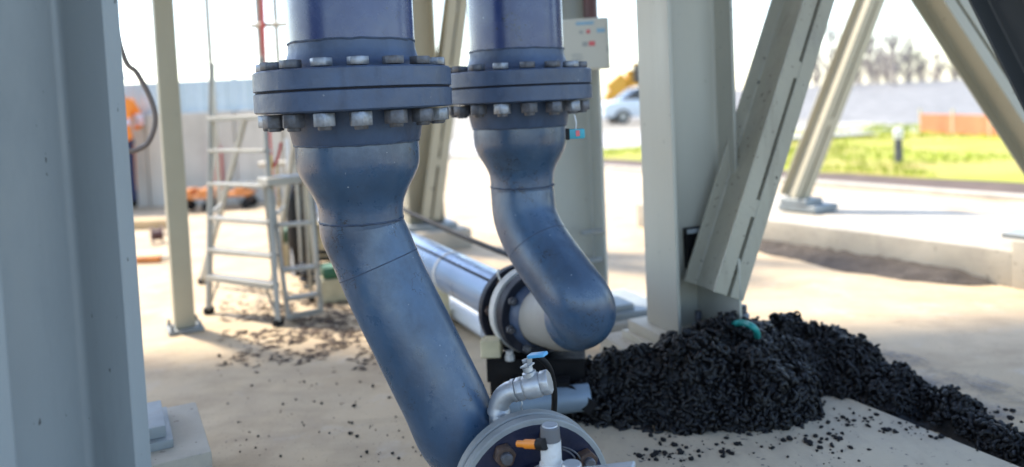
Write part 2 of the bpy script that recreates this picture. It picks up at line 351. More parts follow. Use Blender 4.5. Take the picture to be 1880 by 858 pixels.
GH = -20.0                                   # heading of the frame's grid
g = hd(GH); e = Vector((math.cos(R_(GH)), -math.sin(R_(GH)), 0))      # e points right and away
def column(name, label, cen, gv, ev, d, w, tf, tw, z0, z1, mt, group):
    t = thing(name, (cen.x, cen.y, z0), label, 'column', group)
    b = MB(); b.prism(hprof(d, w, tf, tw), (cen.x, cen.y, z0), ev, gv, Z3, z1-z0); b.build('shaft', mt, t, bevel=.002)
    return t
def pad(t, cen, ev, gv, sx, sy, z0, z1, name='footing', mt='pad', bevel=.012):
    b = MB(); b.box((cen.x, cen.y, (z0+z1)/2), ev, gv, Z3, sx, sy, z1-z0); return b.build(name, mt, t, bevel=bevel, seg=2)

# --- near column at the picture's left edge
tipn = at(238, 430, 1.55)
gN = hd(-66); eN = Vector((math.cos(R_(-66)), math.sin(R_(66)), 0))
eN = Vector((gN.y, -gN.x, 0))                # perpendicular, pointing right and away
cenN = tipn + gN*.14 - eN*(.155-.014)
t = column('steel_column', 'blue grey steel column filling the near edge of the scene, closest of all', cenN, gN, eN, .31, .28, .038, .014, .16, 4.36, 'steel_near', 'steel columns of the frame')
pad(t, cenN, eN, gN, .62, .62, -.01, .13)
pad(t, cenN, eN, gN, .42, .40, .13, .158, 'base_plate', 'plate', .004)
# --- footing seen behind it
pc = gd(360, 736, .2); pn = gd(389, 828, .2); pv = (pn-pc).normalized(); pw = Vector((-pv.y, pv.x, 0)); pw = pw if pw.x < 0 else -pw
L_ = (pn-pc).length
cenP = (pc+pn)/2 + pw*.30; cenP.z = 0
t = thing('concrete_footing', (cenP.x, cenP.y, 0), 'weathered concrete footing block with stacked steel plates behind the near column', 'footing')
pad(t, cenP, pw, pv, .60, L_, -.01, .2, 'block')
c2 = cenP - pw*.0 + pv*(-.02)
q = gd(318, 806, .226); r_ = q - pv*.15 + pw*.16
pad(t, r_, pw, pv, .32, .30, .2, .226, 'shim_plate', 'plate', .003)
q = gd(304, 781, .262); r_ = q - pv*.12 + pw*.14
pad(t, r_, pw, pv, .28, .24, .2265, .262, 'base_plate', 'plate', .003)
q = gd(283, 770, .29) - pv*.02


# --- cream post
pb_ = gd(331, 611); t = thing('square_post', (pb_.x, pb_.y, 0), 'slim cream steel post bolted to the yard beside the ladder', 'post')
pg = hd(-30); pe = Vector((pg.y, -pg.x, 0)); pb_ = pb_ + Vector((0,.06,0))
b = MB(); b.box((pb_.x,pb_.y,2.2), pe, pg, Z3, .105, .105, 4.36); b.build('shaft', 'steel_yel', t, bevel=.008, seg=2)
b = MB(); b.box((pb_.x,pb_.y,.01), pe, pg, Z3, .185, .185, .02); b.build('base_plate', 'plate', t, bevel=.003)
for i in (-1,1):
    for j in (-1,1): p = pb_+pe*(.072*i)+pg*(.072*j); hexbolt(t, (p.x,p.y,.02), Z3, .013, .014, 'plate', .02)

# --- diagonal brace of two back-to-back channels
def brace(t, p0, p1, gv, gap=.012, fl=.075, dep=.2, tf=.011, tw=.008, mt='steel_dirty', spacers=3):
    p0 = Vector(p0); p1 = Vector(p1); ax = (p1-p0); Ln = ax.length; ax.normalize(); pv_ = gv.cross(ax).normalized()   # across the gap
    gg = ax.cross(pv_).normalized()
    for sg in (-1, 1):
        pr = [(gap/2, -dep/2), (gap/2+fl, -dep/2), (gap/2+fl, -dep/2+tf), (gap/2+tw+.006, -dep/2+tf+.001), (gap/2+tw, -dep/2+tf+.007), (gap/2+tw, dep/2-tf-.007), (gap/2+tw+.006, dep/2-tf-.001), (gap/2+fl, dep/2-tf), (gap/2+fl, dep/2), (gap/2, dep/2)]
        b = MB(); b.prism([(sg*x, y) for x, y in pr], p0, pv_, gg, ax, Ln); b.build('channel', mt, t, bevel=.0015)
    for k in range(spacers):
        c = p0 + ax*(Ln*(k+.62)/(spacers+.4)); b = MB(); b.box(c, pv_, gg, ax, gap-.001, dep-.004, .07); b.build('spacer_plate', mt, t)
    return ax, pv_, gg

# --- right column with brace
z0 = .215
tip = at(1239, 420, 3.08); cen = tip + g*.125 + e*.155
t = column('steel_column', 'grey green steel column standing in the black sludge pile with a diagonal brace', Vector((cen.x,cen.y,0)), g, e, .31, .25, .015, .011, z0, 4.36, 'steel', 'steel columns of the frame')
pcen = cen - e*.0 - g*.0
pad(t, pcen + e*.03, e, g, .66, .62, -.01, .13)
pad(t, pcen + e*.02, e, g, .50, .44, .13, .165, 'shim_plate', 'plate_cream', .004)
pad(t, pcen + e*.02, e, g, .46, .40, .165, .214, 'base_plate', 'plate_cream', .004)
# brace: lies in the plane of e and Z
fb = cen + e*.03 - g*.028
lo = at(1352, 470, 3.1); up = at(1500, 0, 3.1)
def onplane(px, py, o, n):      # ray meets plane
    d = ray(px, py); k = (o-CAM).dot(n)/d.dot(n); return CAM+d*k
pl = cen - g*.125; pl2 = pl - g*.17
lo = onplane(1338, 545, pl2, g); up = onplane(1505, 0, pl2, g)
ax = (up-lo).normalized(); upx = lo + ax*((4.36-lo.z)/ax.z)
br_dep = .215
brace(t, lo+g*(br_dep/2), upx+g*(br_dep/2), g, dep=br_dep, fl=.064, gap=.017, spacers=7)
gl_ = onplane(1357, 476, pl2, g); gb_ = onplane(1347, 625, pl2, g)
b = MB(); b.prism([(0,-.005),(.30,-.005),(.30,.007),(0,.007)], (gl_.x, gl_.y, z0), g, e, Z3, gl_.z-z0); b.build('gusset_plate', 'steel', t, bevel=.0015)
s_ = onplane(1290, 500, pl, g)
b = MB(); q = cen - g*.006; b.box((q.x-e.x*.06, q.y-e.y*.06, z0+.16), e, g, Z3, .16, .012, .30)
b2 = MB(); q = onplane(1268, 455, cen-g*.03, g); b2.box(q+e*.02, e, g, Z3, .09, .03, .17); b2.build('cable_duct', 'black', t, bevel=.003)
b2 = MB(); q = onplane(1270, 425, cen-g*.05, g); b2.box(q+e*.02, e, g, Z3, .085, .012, .018); b2.build('duct_clip', 'plate', t, bevel=.002)
p = onplane(1283, 612, pl+g*.03, g); hexbolt(t, (p.x,p.y,.216), Z3, .028, .032, 'plate', .05)
p = onplane(1366, 590, pl+g*.05, g); hexbolt(t, (p.x,p.y,.216), Z3, .026, .03, 'plate', .04)

# --- column with the control box
tip = at(1110, 330, 4.0); cen = tip + g*.125 - e*.155; cenM = cen
t = column('steel_column', 'grey green steel column carrying the cream control box behind the second pipe', Vector((cen.x,cen.y,0)), g, e, .31, .25, .015, .011, .12, 4.36, 'steel_pale', 'steel columns of the frame')
pad(t, cen+e*.12, e, g, .80, .56, -.01, .05, 'footing')
pad(t, cen+e*.10, e, g, .66, .46, .05, .085, 'shim_plate', 'plate', .004)
pad(t, cen+e*.02, e, g, .48, .40, .085, .119, 'base_plate', 'plate', .004)
for yy in (424, 476):
    p = at(1098, yy, 3.98); b = MB(); b.bar(p-e*.10-g*.01, p+e*.02-g*.01, .022, .022); b.build('rung', 'plate', t, bevel=.003)
b = MB(); p = at(1083, 40, 3.94)-g*.01; b.sweep([p, (p.x,p.y,3.2), (p.x,p.y,4.36)], .036, 14); b.build('conduit', 'maroon', t)

# --- far column with brace behind the gap
for (px, D, pxb, pxt, lab) in ((800, 6.5, 791, 842, 'cream grey steel column seen between the two blue pipes with slotted brace'),):
    tip = at(px, 60, D); cen = tip + g*.125 - e*.155
    t = column('steel_column', lab, Vector((cen.x,cen.y,0)), g, e, .31, .25, .015, .011, .2, 4.36, 'steel_yel', 'steel columns of the frame')
    pad(t, cen, e, g, .66, .62, -.01, .15); pad(t, cen, e, g, .48, .42, .15, .199, 'base_plate', 'plate', .004)
    pl = cen-g*.125; lo = onplane(pxb, 402, pl, g); up = onplane(pxt, 0, pl, g); ax = (up-lo).normalized(); upx = lo+ax*((4.36-lo.z)/ax.z)
    brace(t, lo+g*.08, upx+g*.08, g, dep=.2, mt='steel_yel', spacers=5, gap=.02)

# --- low concrete plinth with inverted V braces
qa = gd(1400, 453); qb = gd(1880, 531); pdv = (qb-qa).normalized(); pnv = Vector((-pdv.y, pdv.x, 0)); pnv = pnv if pnv.y > 0 else -pnv
def plp(s, t_, z): p = qa+pdv*s+pnv*t_; return Vector((p.x, p.y, z))
PL = thing('concrete_plinth', qa, 'long low concrete plinth carrying the sloping braces, soil along its foot', 'plinth')
b = MB(); c = plp(.9, .62, .10); b.box(c, pdv, pnv, Z3, 4.6, 1.24, .22); b.build('plinth_block', 'pad', PL, bevel=.015, seg=2)
b = MB(); c = plp(2.25, .36, .135); b.box(c, pdv, pnv, Z3, 1.0, .74, .28); b.build('raised_footing', 'pad', PL, bevel=.015, seg=2)
f1 = gd(1483, 385, .22)
VB = thing('sloping_brace', (f1.x, f1.y, .22), 'sloping cream steel brace on a blue footplate leaning towards the bollard', 'brace', 'inverted V braces')
b = MB(); b.box((f1.x,f1.y,.245), pdv, pnv, Z3, .34, .30, .05); b.build('base_plate', 'plate', VB, bevel=.004)
b = MB(); b.box((f1.x-.05,f1.y,.295), pdv, pnv, Z3, .24, .22, .048); b.build('shoe_plate', 'plate', VB, bevel=.004)
lo = Vector((f1.x-.11, f1.y, .32)); up = at(1597, 0, f1.y+.1); ax = (up-lo).normalized()
brace(VB, lo, lo+ax*((4.6-lo.z)/ax.z), g, dep=.18, fl=.065, mt='steel_yel', spacers=4, gap=.016)
lo2 = gd(2015, 472, .275)
VB = thing('sloping_brace', (lo2.x, lo2.y, .275), 'sloping cream steel brace leaning away from the bollard, its foot at the picture edge', 'brace', 'inverted V braces')
b = MB(); b.box((lo2.x,lo2.y,.30), pdv, pnv, Z3, .34, .30, .05); b.build('base_plate', 'plate', VB, bevel=.004)
lo = Vector((lo2.x+.02, lo2.y, .325)); up = at(1725, 0, lo2.y+.15); ax = (up-lo).normalized()
brace(VB, lo, lo+ax*((4.6-lo.z)/ax.z), g, dep=.18, fl=.065, mt='steel_yel', spacers=4, gap=.016)
lo = at(2265, 800, 2.75); up = at(1866, 0, 2.75); ax = (up-lo).normalized(); lo = lo-ax*((lo.z-.03)/ax.z)
VB = thing('sloping_brace', (lo.x, lo.y, 0), 'steel brace coloured dark for backlit shade, crossing the upper corner of the view', 'brace')
b = MB(); b.box((lo.x,lo.y,.014), e, g, Z3, .34, .34, .03); b.build('base_plate', 'plate', VB, bevel=.004)
brace(VB, lo, lo+ax*((4.36-lo.z)/ax.z), g, dep=.2, fl=.08, mt='steel_shaded', spacers=4)
p_ = gd(1888, 436, .275); b = MB(); b.box((p_.x,p_.y,.29), pdv, pnv, Z3, .2, .2, .03); b.build('anchor_plate', 'plate', PL, bevel=.004)
# soil heaped along the plinth
b = MB(); vs = []; fs = []; n1, n2 = 70, 12
for i in range(n1+1):
    s = -.15+1.82*i/n1; wmax = .34*math.sin(min(1, max(0,(i/n1)*1.02))*math.pi)**.5*(.55+.45*i/n1) + .02
    for j in range(n2+1):
        t_ = -wmax*j/n2*(1+.25*noise.noise(Vector((s*3, 1, 0)))); p = plp(s, t_-.003, 0)
        z = .06*(1-j/n2)**.8*min(1, 8*(1-i/n1)) + .018*noise.noise(Vector((p.x*14, p.y*14, 0)))
        vs.append((p.x, p.y, z if j < n2 else -.01))
for i in range(n1):
    for j in range(n2): a = i*(n2+1)+j; fs.append((a, a+1, a+n2+2, a+n2+1))
b.add(vs, fs); o = b.build('soil_heap', 'soil', smooth=60, kind='stuff'); o['label'] = 'dark gravelly soil lying along the plinth foot'; o['category'] = 'soil'

# ================================================================== APRON SLAB
sa = gd(1640,762,.05); sb = gd(1880,858,.05); sv = (sb-sa).normalized()
rb = sa - sv*.5
b = MB(); pts = [(.16,3.0),(rb.x-.2,3.35),(rb.x,rb.y),(sa.x,sa.y),(sb.x,sb.y),((sb+sv*1.2).x,(sb+sv*1.2).y),(.9,.4),(.16,.4)]
b.prism([(p[0],p[1]) for p in pts], (0,0,-.02), Vector((1,0,0)), Vector((0,1,0)), Z3, .07)
struct(b.build('concrete_apron', 'apron', bevel=.012, seg=2))

# ================================================================== BLUE RISER PIPES
def riser(name, label, axp, tail, tail_r, phase, upper_top=4.36, spool=None):
    X, Y = axp.x, axp.y; zf = ZF
    t = thing(name, (X, Y, 0), label, 'pipe', 'blue riser pipes')
    o = Vector((X, Y, 0))
    b = MB(); zw = 1.367
    b.lathe([(.158, upper_top-zw), (.162, upper_top-zw-.01), (.162, 0)], (X,Y,zw), Z3, 48); b.build('upper_pipe', 'blue2', t)
    def weld(z, r, nm='weld_bead'):
        b = MB(); n = 96; pr = []
        vs = []; fs = []
        for k in range(n):
            q = 2*math.pi*k/n; rr = r+.0022*noise.noise(Vector((q*9, z*7, 0))); zz = z+.002*noise.noise(Vector((q*6, z, 3)))
            for a in range(6):
                aa = a*math.pi/3; vs.append((X+(rr+.002*math.cos(aa))*math.cos(q), Y+(rr+.002*math.cos(aa))*math.sin(q), zz+.0032*math.sin(aa)))
        for k in range(n):
            for a in range(6): k2 = (k+1) % n; a2 = (a+1) % 6; fs.append((k*6+a, k2*6+a, k2*6+a2, k*6+a2))
        b.add(vs, fs); return b.build(nm, 'weld', t)
    weld(zw, .162)
    tf = .052; Rf = .253
    # upper weld neck flange
    b = MB(); b.lathe([(.162, zw-.001), (.163, zw-.02), (.170, zw-.045), (.186, zf+tf+.012), (.2, zf+tf+.002), (Rf-.005, zf+tf), (Rf, zf+tf-.004), (Rf, zf+.004), (Rf-.003, zf+.0022), (.1, zf+.0022), (.1, zw-.001)], (X,Y,0), Z3, 72, True); b.build('upper_flange', 'flange', t)
    b = MB(); b.lathe([(Rf-.005, -.0019), (Rf-.005, .0019)], (X,Y,zf), Z3, 48); b.build('gasket', 'gasket', t)
    zl = 1.108
    b = MB(); b.lathe([(.1, zf-.0022), (Rf-.003, zf-.0022), (Rf, zf-.004), (Rf, zf-tf+.004), (Rf-.005, zf-tf), (.186, zf-tf-.002), (.176, zf-tf-.02), (.165, zl+.006), (.160, zl), (.1, zl)], (X,Y,0), Z3, 72, True); b.build('lower_flange', 'flange', t)
    # reducer and swept lower pipe
    pts = [Vector((X,Y,z)) for z in (zl+.002, 1.09, 1.06)]; rad = [.159, .160, .1595]
    for k in range(1, 10):
        u = k/10; z = 1.06-(1.06-.93)*u; s_ = u*u*(3-2*u); pts.append(Vector((X,Y,z))); rad.append(.1595-(.1595-.1098)*s_)
    pts += [Vector((X,Y,.925)), Vector((X,Y,.905))]; rad += [.1096, .1095]
    nred = len(pts)
    b = MB(); b.sweep(pts, rad, 48); b.build('reducer', 'blue', t)
    weld(zl, .1605); weld(.905, .1098)
    tp = catmull([Vector((X,Y,.906)), Vector((X,Y,.882))]+tail, 10)
    cut = int(len(tp)*spool) if spool else len(tp)
    b = MB(); b.sweep(tp[:cut+1], .1095, 48); b.build('lower_pipe', 'blue', t)
    if spool: b = MB(); b.sweep(tp[cut:], .1085, 48); b.build('spool_piece', 'spool', t)
    for fr in tail_r:
        i = int(fr*(len(tp)-1)); c = tp[i]; ax = (tp[i+1]-tp[i-1]).normalized()
        b = MB(); b.lathe([(.108,-.0022),(.1098,-.0015),(.1102,0),(.1098,.0015),(.108,.0022)], c, ax, 64); b.build('weld_bead', 'weld', t)
    # sixteen stud bolts
    random.seed(int(X*100)+55); bc = .218
    for k in range(16):
        a = phase+2*math.pi*k/16; p = Vector((X+bc*math.sin(a), Y-bc*math.cos(a), 0))
        mt = random.choice(['bolt','bolt','bolt_dark']) if Y < 2.4 else random.choice(['bolt_dark','bolt_dark','bolt'])
        bo = hexbolt(t, (p.x,p.y,zf+tf), Z3, .0265, .019, mt)
        b = MB(); q0 = random.random(); r = .0285; h = random.uniform(.031,.034)
        b.prism([(r*math.cos(q0+j*math.pi/3), r*math.sin(q0+j*math.pi/3)) for j in range(6)], (p.x,p.y,zf-tf-.003-h), Vector((1,0,0)), Vector((0,1,0)), Z3, h)
        nt_ = b.build('nut', mt, None, bevel=.0014); sub(nt_, bo)
        b = MB(); b.lathe([(.015,0),(.017,.003),(.017,.0086)], (p.x,p.y,zf-tf-.003-h-.009), Z3, 12); s = b.build('stud_end', 'bolt_dark', None); sub(s, bo)
    return t
ZF = at(651, 166, 2.03).z
axp1 = at(651, 163, 2.03)
n1h = 163; n1 = hd(n1h)
C1 = at(975, 902, 1.85)
tail1 = [at(683, 458, 2.03), at(712, 525, 2.02), at(764, 630, 2.0), at(815, 733, 1.985), at(846, 797, 1.985), C1-n1*.155-Vector((.06,0,-.028)), C1-n1*.08-Vector((.012,0,-.004)), C1-n1*.03]
P1 = riser('riser_pipe', 'large blue riser pipe nearest the camera, leaning down to the flange with small valve', axp1, tail1, (.28,), R_(3)+math.atan2(-axp1.x, axp1.y)*-1)
axp2 = at(951, 163, 2.66)
C2 = at(985, 573, 2.88); n2 = -hd(-25)
tail2 = [at(966, 402, 2.64), at(992, 455, 2.59), at(1031, 511, 2.52), at(1063, 556, 2.47), at(1067, 578, 2.52), at(1036, 586, 2.65), C2+n2*.05, C2+n2*.02]
P2 = riser('riser_pipe', 'second blue riser pipe, curling under itself into the black flange', axp2, tail2, (.33,), R_(8), spool=.72)

# ---- end flange on the first pipe
b = MB(); b.lathe([(.105,-.05),(.125,-.045),(.135,-.030),(.191,-.030),(.194,-.027),(.194,-.003),(.191,0),(.105,0)], C1, n1, 64, True); b.build('end_flange', 'rim', P1)
b = MB(); b.lathe([(.187,0),(.187,.008)], C1, n1, 48); b.build('end_gasket', 'gasket', P1)
VT = thing('flanged_valve', C1, 'flanged valve face in dark blue deepened for shade, with rusty nuts and orange plug at the bottom edge', 'valve')
b = MB(); b.lathe([(.08,.0085),(.191,.0085),(.194,.011),(.194,.034),(.191,.0365),(.182,.037),(.08,.037)], C1, n1, 64, True); b.build('valve_flange', 'rim', VT)
b = MB(); b.lathe([(.05,.030),(.180,.030),(.180,.0385),(.177,.0395),(.09,.0395),(.085,.055),(.05,.058)], C1, n1, 48, True); b.build('valve_face', 'navyfl_shaded', VT)
xs = n1.cross(Z3).normalized(); ys = Z3.copy()         # face axes: xs to one side, ys up
if xs.x < 0: xs = -xs
def face(u, v, w): return C1 + xs*u + ys*v + n1*w
for k in range(8):
    a = R_(22.5+45*k+9); p = face(.15*math.cos(a), .15*math.sin(a), .039)
    bo = hexbolt(VT, p, n1, .026, .026, 'bolt_rust', .016, 'nut')
b = MB(); b.lathe([(.085,.04),(.085,.10),(.07,.13),(.0,.135)][:3]+[(.06,.135)], C1-Z3*.03, n1, 40); b.build('valve_body', 'blackfl', VT, bevel=0)
pf = at(1013, 862, 1.70)
b = MB(); b.lathe([(.05,-.05),(.05,-.012),(.047,-.006),(.028,-.004)], pf, Z3, 32); b.build('fitting_base', 'zinc', VT)
b = MB(); b.lathe([(.0265,-.01),(.0275,0),(.0275,.015),(.0235,.018),(.0235,.068)], pf, Z3, 32); b.build('fitting', 'capwhite', VT)
b = MB(); b.lathe([(.0235,.0685),(.0225,.0695),(.0215,.098),(.019,.101)], pf, Z3, 32); cp = b.build('fitting_cap', 'cap', VT)
b = MB(); b.lathe([(.0182,.1012),(.017,.1035)], pf, Z3, 24); b.build('cap_top', 'zinc', VT)
pq = at(988, 816, 1.69); pq2 = at(951, 815, 1.735); dq = (pq2-pq)
b = MB(); b.lathe([(.013,-.022),(.013,.0)], pq, dq, 16); b.build('plug_collar', 'rubber', VT)
b = MB(); b.lathe([(.0105,0.001),(.0105,dq.length*.62),(.0075,dq.length*.66),(.0075,dq.length)], pq, dq, 20); b.build('orange_plug', 'orange', VT)
for k, (r, off) in enumerate(((.042,0),(.05,.006))):
    c = face(.055+off, .075-off, .055); b = MB()
    b.sweep([c+xs*(r*math.cos(q))+ys*(r*1.1*math.sin(q))+n1*(.015*math.sin(q*2)) for q in [R_(-70+250*i/20) for i in range(21)]], .0022, 8); b.build('wire_loop', 'bolt_dark', VT)
pl_ = at(1050, 858, 1.66); b = MB(); b.lathe([(.022,-.04),(.022,.006),(.02,.009)], pl_, Z3, 24); b.build('fitting_plug', 'zinc', VT)
la = at(1062, 868, 1.64); lb = at(1165, 856, 1.60)
b = MB(); b.bar(la, lb, .03, .012); b.build('lever', 'zinc', VT, bevel=.003)

# ---- small ball valve on top of the end flange
bv = at(917, 784, 1.93)
BV = thing('ball_valve', bv, 'small galvanised ball valve with blue lever screwed into the pipe behind its flange', 'valve')
eb = at(920, 722, 1.93); vd = (at(1010, 690, 1.90)-at(940, 708, 1.92)).normalized(); 
b = MB(); low = bv-Z3*.03
b.sweep([low, bv+Z3*.012], .021, 20); b.build('nipple', 'zinc', BV)
b = MB(); q = bv+Z3*.010; b.prism([(.0265*math.cos(k*math.pi/4+.2), .0265*math.sin(k*math.pi/4+.2)) for k in range(8)], q, Vector((1,0,0)), Vector((0,1,0)), Z3, .028); b.build('hex_union', 'zinc', BV, bevel=.002)
z1_ = q+Z3*.028; cor = z1_+Z3*.042
ctr = cor+vd*.036
pts = [z1_, z1_+Z3*.008] + [z1_+Z3*.008 + (vd*(.038*(1-math.cos(a))) + Z3*(.038*math.sin(a))) for a in [R_(90*k/10) for k in range(1,11)]]
pts.append(pts[-1]+vd*.012); b = MB(); b.sweep(pts, [.030,.029]+[.0262]*10+[.0265], 24); b.build('elbow', 'zinc', BV)
eo = pts[-1]
b = MB(); b.lathe([(.029,-.008),(.029,0),(.027,.001)], eo, vd, 24); b.build('elbow_band', 'zinc', BV)
yv = Z3 - vd*Z3.dot(vd); yv.normalize(); xv = vd.cross(yv)
b = MB(); b.prism([(.0305*math.cos(k*math.pi/3), .0305*math.sin(k*math.pi/3)) for k in range(6)], eo+vd*.002, xv, yv, vd, .02); b.build('hex_nut', 'zinc', BV, bevel=.002)
b = MB(); b.lathe([(.027,.022),(.030,.026),(.031,.03),(.031,.062),(.028,.068)], eo, vd, 32); b.build('valve_body', 'zinc', BV)
b = MB(); b.prism([(.031*math.cos(k*math.pi/4+.39), .031*math.sin(k*math.pi/4+.39)) for k in range(8)], eo+vd*.0685, xv, yv, vd, .022); b.build('valve_end', 'zinc', BV, bevel=.002)
sm = eo+vd*.046
b = MB(); b.lathe([(.018,.024),(.018,.036),(.013,.038),(.013,.05)], sm, yv, 20); b.build('bonnet', 'zinc', BV)
hexbolt(BV, sm+yv*.058, yv, .009, .008, 'bolt')
b = MB(); l0 = sm+yv*.053
ld = (vd*.85 - Vector((0,1,0))*.5 + Vector((.1,0,0))).normalized(); ld = (ld - yv*ld.dot(yv)).normalized(); lw = yv.cross(ld)
b.box(l0+ld*.002, ld, lw, yv, .03, .026, .004); b.box(l0+ld*.014+yv*.012, (ld*.35+yv).normalized(), lw, (ld-yv*.35).normalized(), .03, .02, .004); b.build('lever_arm', 'zinc', BV, bevel=.001)
b = MB(); b.box(l0+ld*.044+yv*.024, ld, lw, yv, .052, .022, .009); b.build('lever_grip', 'bluegrip', BV, bevel=.003, seg=2)
b = MB(); p = eo+vd*.004-yv*.03; b.sweep([p+Vector((.002*math.sin(k*2.1), .002*math.cos(k*1.7), -.007*k)) for k in range(8)], .0017, 6); b.build('retaining_chain', 'zinc', BV)
hs = at(1004, 672, 1.97)
b = MB(); b.sweep(catmull([at(985,652,1.99), at(1003,668,2.0), at(1013,690,2.03), at(1018,725,2.08), at(1016,762,2.12), at(1008,800,2.16), gd(1000,850,.02)], 8), .0085, 12); tag(b.build('black_hose', 'rubber'), 'thin black hose hanging behind the small ball valve', 'hose')

# ---- horizontal silver run with black flanges
pdn = hd(-25); FB = at(955, 565, 3.04)
SP = thing('silver_pipe', FB, 'long silver pipe run on the ground leading away from the black flange', 'pipe')
Lr = 5.2
b = MB(); b.sweep([FB, FB+pdn*.02, FB+pdn*1, FB+pdn*Lr], .1, 40); b.build('pipe_barrel', 'silver', SP)
for s in (.75, 1.9, 3.1, 4.3):
    b = MB(); b.lathe([(.1005,-.012),(.1035,-.011),(.1035,.011),(.1005,.012)], FB+pdn*s, pdn, 40, True); b.build('pipe_band', 'white', SP)
sd_ = (Vector((-pdn.y, pdn.x, 0))); sd_ = sd_ if sd_.x > 0 else -sd_
b = MB(); rr = Z3*.087+(-sd_)*(-.045)*-1; b.sweep([FB+pdn*.05+Z3*.085-sd_*.058*1, FB+pdn*2+Z3*.085-sd_*.058, FB+pdn*Lr+Z3*.085-sd_*.058], .006, 8); b.build('seam_cable', 'rubber', SP)
b = MB(); b.lathe([(.09,-.018),(.172,-.018),(.175,-.015),(.175,.015),(.172,.018),(.09,.018)], FB, pdn, 56, True); b.build('black_flange', 'blackfl', SP)
yy_ = Z3
for k in range(8):
    a = R_(45*k+38); p = FB - pdn*.018 + sd_*(.145*math.cos(a)) + Z3*(.145*math.sin(a)); hexbolt(SP, p, -pdn, .02, .018, 'bolt_rust', .012)
for s in (1.2, 2.4, 3.6, 4.8):
    p = FB+pdn*s; b = MB(); b.box((p.x,p.y,(FB.z-.1)/2-.002), sd_, pdn, Z3, .24, .1, FB.z-.1+.004); b.build('timber_bearer', 'timber_c', SP, bevel=.004)
CP = thing('pipe_coupling', C2, 'white ring coupling with black flange clamped on the second pipe end', 'coupling')
CC = C2
b = MB(); b.lathe([(.09,.03),(.155,.03),(.158,.027),(.158,-.02),(.155,-.024),(.09,-.024)], CC, n2, 56, True); b.build('front_flange', 'blackfl', CP)
for w0, r in ((-.040,.166),(-.062,.166)):
    b = MB(); b.lathe([(.12,w0-.009),(r-.003,w0-.009),(r,w0-.006),(r,w0+.006),(r-.003,w0+.009),(.12,w0+.009)], CC, n2, 56, True); b.build('ring', 'white', CP)
b = MB(); b.lathe([(.11,-.074),(.11,-.15)], CC, n2, 40); b.build('neck', 'blackfl', CP)
b = MB(); b.lathe([(.1115,.028),(.128,.03),(.122,.05),(.1115,.075)], CC, n2, 40, True); b.build('hub', 'flange', CP)
for k in range(8):
    a = R_(45*k+15); p = CC + n2*.03 + sd_*(.134*math.cos(a)) + Z3*(.134*math.sin(a)); hexbolt(CP, p, n2, .017, .016, 'bolt_dark', .012)
c = CC - n2*.07 - sd_*.168*math.cos(.9) + Z3*.168*math.sin(.9)
b = MB(); b.sweep([c + (sd_*.3-Z3).normalized()*(-.035+.07*i/12) + (-sd_*.8+Z3*.6)*(.02*math.sin(math.pi*i/12)) for i in range(13)], .005, 8); b.build('ring_handle', 'white', CP)
b = MB(); a0 = gd(898, 606, .05); b.sweep([a0, a0+pdn*2.5, a0+pdn*5], .05, 24); tag(b.build('white_pipe', 'whitepipe'), 'slim white pipe lying on the ground beside the silver run', 'pipe')
b = MB(); b.sweep(catmull([at(945,472,3.6), at(900,455,3.9), at(840,430,4.3), at(760,395,4.9), at(700,372,5.6), gd(660,420,.03)], 6), .014, 10); tag(b.build('black_cable', 'rubber'), 'black cable strung above the silver pipe', 'cable')

# ---- black support stand under the coupling
a = at(894, 690, 2.82); c = at(1072, 664, 2.78)
ST = thing('support_stand', ((a+c)/2).xy.to_3d(), 'black steel support stand beneath the curled pipe and coupling', 'stand')
dv = (c-a).normalized(); dv.z = 0; dv.normalize(); nv = Vector((dv.y,-dv.x,0)); zt = .245
def stp(s, n_, z): p = a+dv*s+nv*n_; return Vector((p.x,p.y,z))
Lb = (c-a).length
b = MB(); b.box(stp(Lb/2, -.05, zt-.004), dv, nv, Z3, Lb, .10, .008); b.box(stp(Lb/2, -.004, zt-.047), dv, nv, Z3, Lb, .008, .078); b.box(stp(Lb/2,-.096,zt-.047), dv, nv, Z3, Lb, .008, .078); b.build('channel', 'black', ST, bevel=.0015)
for s in (.03, Lb-.03):
    for n_ in (-.09, -.01): b = MB(); b.box(stp(s, n_, .078), dv, nv, Z3, .04, .006, .16); b.build('leg', 'black', ST)
b = MB(); b.box(stp(Lb*.55, .10, .165), dv, nv, Z3, Lb*.6, .008, .06); b.box(stp(Lb*.55, .064, .193), dv, nv, Z3, Lb*.6, .064, .006); b.build('angle_bar', 'black', ST, bevel=.0015)
b = MB(); b.bar(stp(Lb*.82,.1,.165), stp(Lb*1.08,.13,.11), .05, .012, up=nv); b.build('stay', 'black', ST, bevel=.002)
b = MB(); b.bar(stp(Lb*.3,.1,.135), stp(Lb*.28,.12,.0), .03, .03); b.build('stay', 'black', ST, bevel=.002)
p = at(903, 645, 2.86); b = MB(); b.box((p.x,p.y,zt+.034), dv, nv, Z3, .075, .07, .066); tag(b.build('timber_block', 'timber_c', bevel=.004), 'small cream timber block resting on the black support stand', 'block')
p = at(936, 656, 2.8); t_ = thing('pipe_plug', (p.x,p.y,zt), 'small zinc pipe plug standing on the black support stand', 'plug')
b = MB(); b.lathe([(.018,0),(.018,.02),(.014,.022),(.014,.036)], (p.x,p.y,zt+.001), Z3, 8); b.build('plug_body', 'zinc', t_)
a1 = at(930, 744, 2.68); c1 = at(1082, 729, 2.70)
b = MB(); b.sweep([a1, (a1+c1)/2, c1], .048, 28); tag(b.build('conduit_pipe', 'bluegrey'), 'short blue grey pipe lying behind the small valve, ending in the sludge', 'pipe')

p = a1.lerp(c1, .12); b = MB(); b.box((p.x,p.y,(p.z-.048)/2), Vector((1,0,0)), Vector((0,1,0)), Z3, .06, .12, p.z-.05); tag(b.build('timber_packer', 'timber_c', bevel=.003), 'timber packer propping the short blue grey pipe behind the valve', 'packer')
